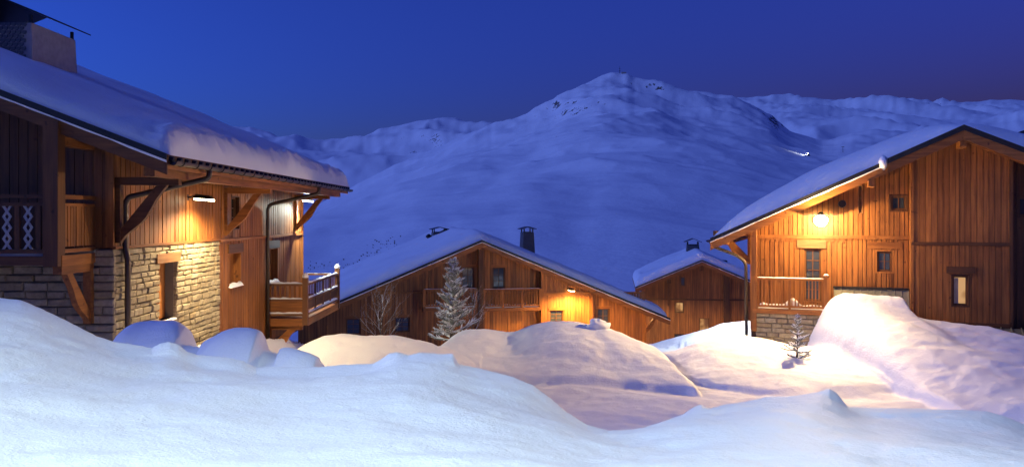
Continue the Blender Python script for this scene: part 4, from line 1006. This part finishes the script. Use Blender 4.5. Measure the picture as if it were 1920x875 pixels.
# ================================================================== far away on the slopes
def slope_point(V, px, py):
    Px = 960+F*V[:, 0]/V[:, 1]; Py = HY-F*(V[:, 2]-ZC)/V[:, 1]
    return Vector(V[np.argmin((Px-px)**2+(Py-py)**2)])
def shrubs(spots, label_seed):
    mb = MB()
    for px, py, n, sx_, sy_ in spots:
        for i in range(n):
            p = slope_point(MV, px+rng.gauss(0, sx_), py+rng.gauss(0, sy_)); s = p.y/F*rng.uniform(1.2, 3.0)
            for k in range(7):
                a = rng.uniform(0, 6.28); d = Vector((math.cos(a)*.5, math.sin(a)*.5, rng.uniform(.4, 1)))
                e = p+d*s; w_ = Vector((-math.sin(a), math.cos(a), .3))*s*.28
                b = len(mb.v); mb.v += [tuple(p-w_*.5-Vector((0, 0, .1*s))), tuple(p+w_*.5), tuple(e+w_), tuple(e-w_*.6)]; mb.f.append((b, b+1, b+2, b+3))
    o = mb.build('shrubs', 'bark', None, kind='stuff'); tag(o, 'dark leafless scrub scattered over the lower mountain slope', 'shrubs')
shrubs([(585,502,26,14,5),(625,498,12,16,6),(690,488,34,16,9),(712,470,30,14,10),(735,455,14,8,8),(665,497,12,14,4)], 1)
p = slope_point(MV, 1162, 138); r = empty('mast', p, 0, 'slender mast standing on the highest summit', 'mast')
MB().tube([(0, 0, -2), (0, 0, 13)], [.45, .25], 6).build('pole', 'dark_metal', r)
for z in (5, 9): MB().tube([(-1.5, 0, z), (1.5, 0, z)], .2, 5).build('crossbar', 'dark_metal', r)
MB().box(3, 12, -3, 3, -2, 2.2).build('summit_hut', 'chimney_render', r)
p = slope_point(MV, 1579, 286); r = empty('ski_lift_pylon', p, 0, 'lone ski lift pylon on the snowfield above the honey-lit roof', 'pylon')
k = p.y/F
MB().tube([(0, 0, -k), (0, 0, 11*k)], [.5*k, .35*k], 8).build('pole', 'dark_metal', r); MB().box(-2.6*k, 2.6*k, -.3*k, .3*k, 10*k, 10.8*k).build('crossarm', 'dark_metal', r)
p = slope_point(MV, 1516, 292); r = empty('snow_groomer', p, R(20), 'snow groomer with headlights on, working the dark mountainside', 'vehicle'); k = max(1, p.y/F)
MB().box(-2.2, 2.2, -1.3, 1.3, .4, 1.6).build('body', 'dark_metal', r); MB().box(-.4, 1.2, -1.1, 1.1, 1.6, 2.8).build('cab', 'flashing', r)
for s_ in (-1, 1):
    MB().box(-2.5, 2.5, s_*1.75-.45, s_*1.75+.45, 0, .8).build('track', 'dark_metal', r); MB().box(-2.35, -2.2, s_*.9-.25, s_*.9+.25, 1.1, 1.5).build('headlight', 'groomer_lamp', r)
MB().box(-.1, .1, -1, 1, 2.8, 3.1).build('roof_light', 'groomer_lamp', r); MB().hexa([(-3.4, -2.2, .1), (-3.1, -2.2, .1), (-3.1, 2.2, .1), (-3.4, 2.2, .1), (-3.5, -2.2, 1.2), (-3.3, -2.2, 1.2), (-3.3, 2.2, 1.2), (-3.5, 2.2, 1.2)]).build('blade', 'dark_metal', r)
l = light('SPOT', r, (-3.7, 0, 4.0), 28000, (.85, .9, 1), .3, spot_size=R(80), spot_blend=.6); aim(l, (-1, -.15, -.16))
# clods on top of the snow mound
for (px, py, Y, s, nm) in ((1122, 620, 27.0, .30, 'large pitted block of snow crowning the mound'),):
    x = (px-960)/F*Y; r = MB(); n_, m_ = 14, 18
    for i in range(n_+1):
        for k in range(m_):
            a = math.pi*i/n_; b = 2*math.pi*k/m_
            d = np.array([math.sin(a)*math.cos(b), math.sin(a)*math.sin(b), math.cos(a)])
            q = s*(1+.35*float(fbm(np.array([d[0]*2+px]), np.array([d[1]*2+d[2]*3]), 4, 5)[0]))
            r.v.append((d[0]*q*1.2, d[1]*q, d[2]*q*.75))
    for i in range(n_):
        for k in range(m_): r.f.append((i*m_+k, i*m_+(k+1) % m_, (i+1)*m_+(k+1) % m_, (i+1)*m_+k))
    o = r.build('snow_block', 'snow', None, True); o.location = (x, Y, ZC+gh(x, Y)+s*.15); tag(o, nm, 'snow block')
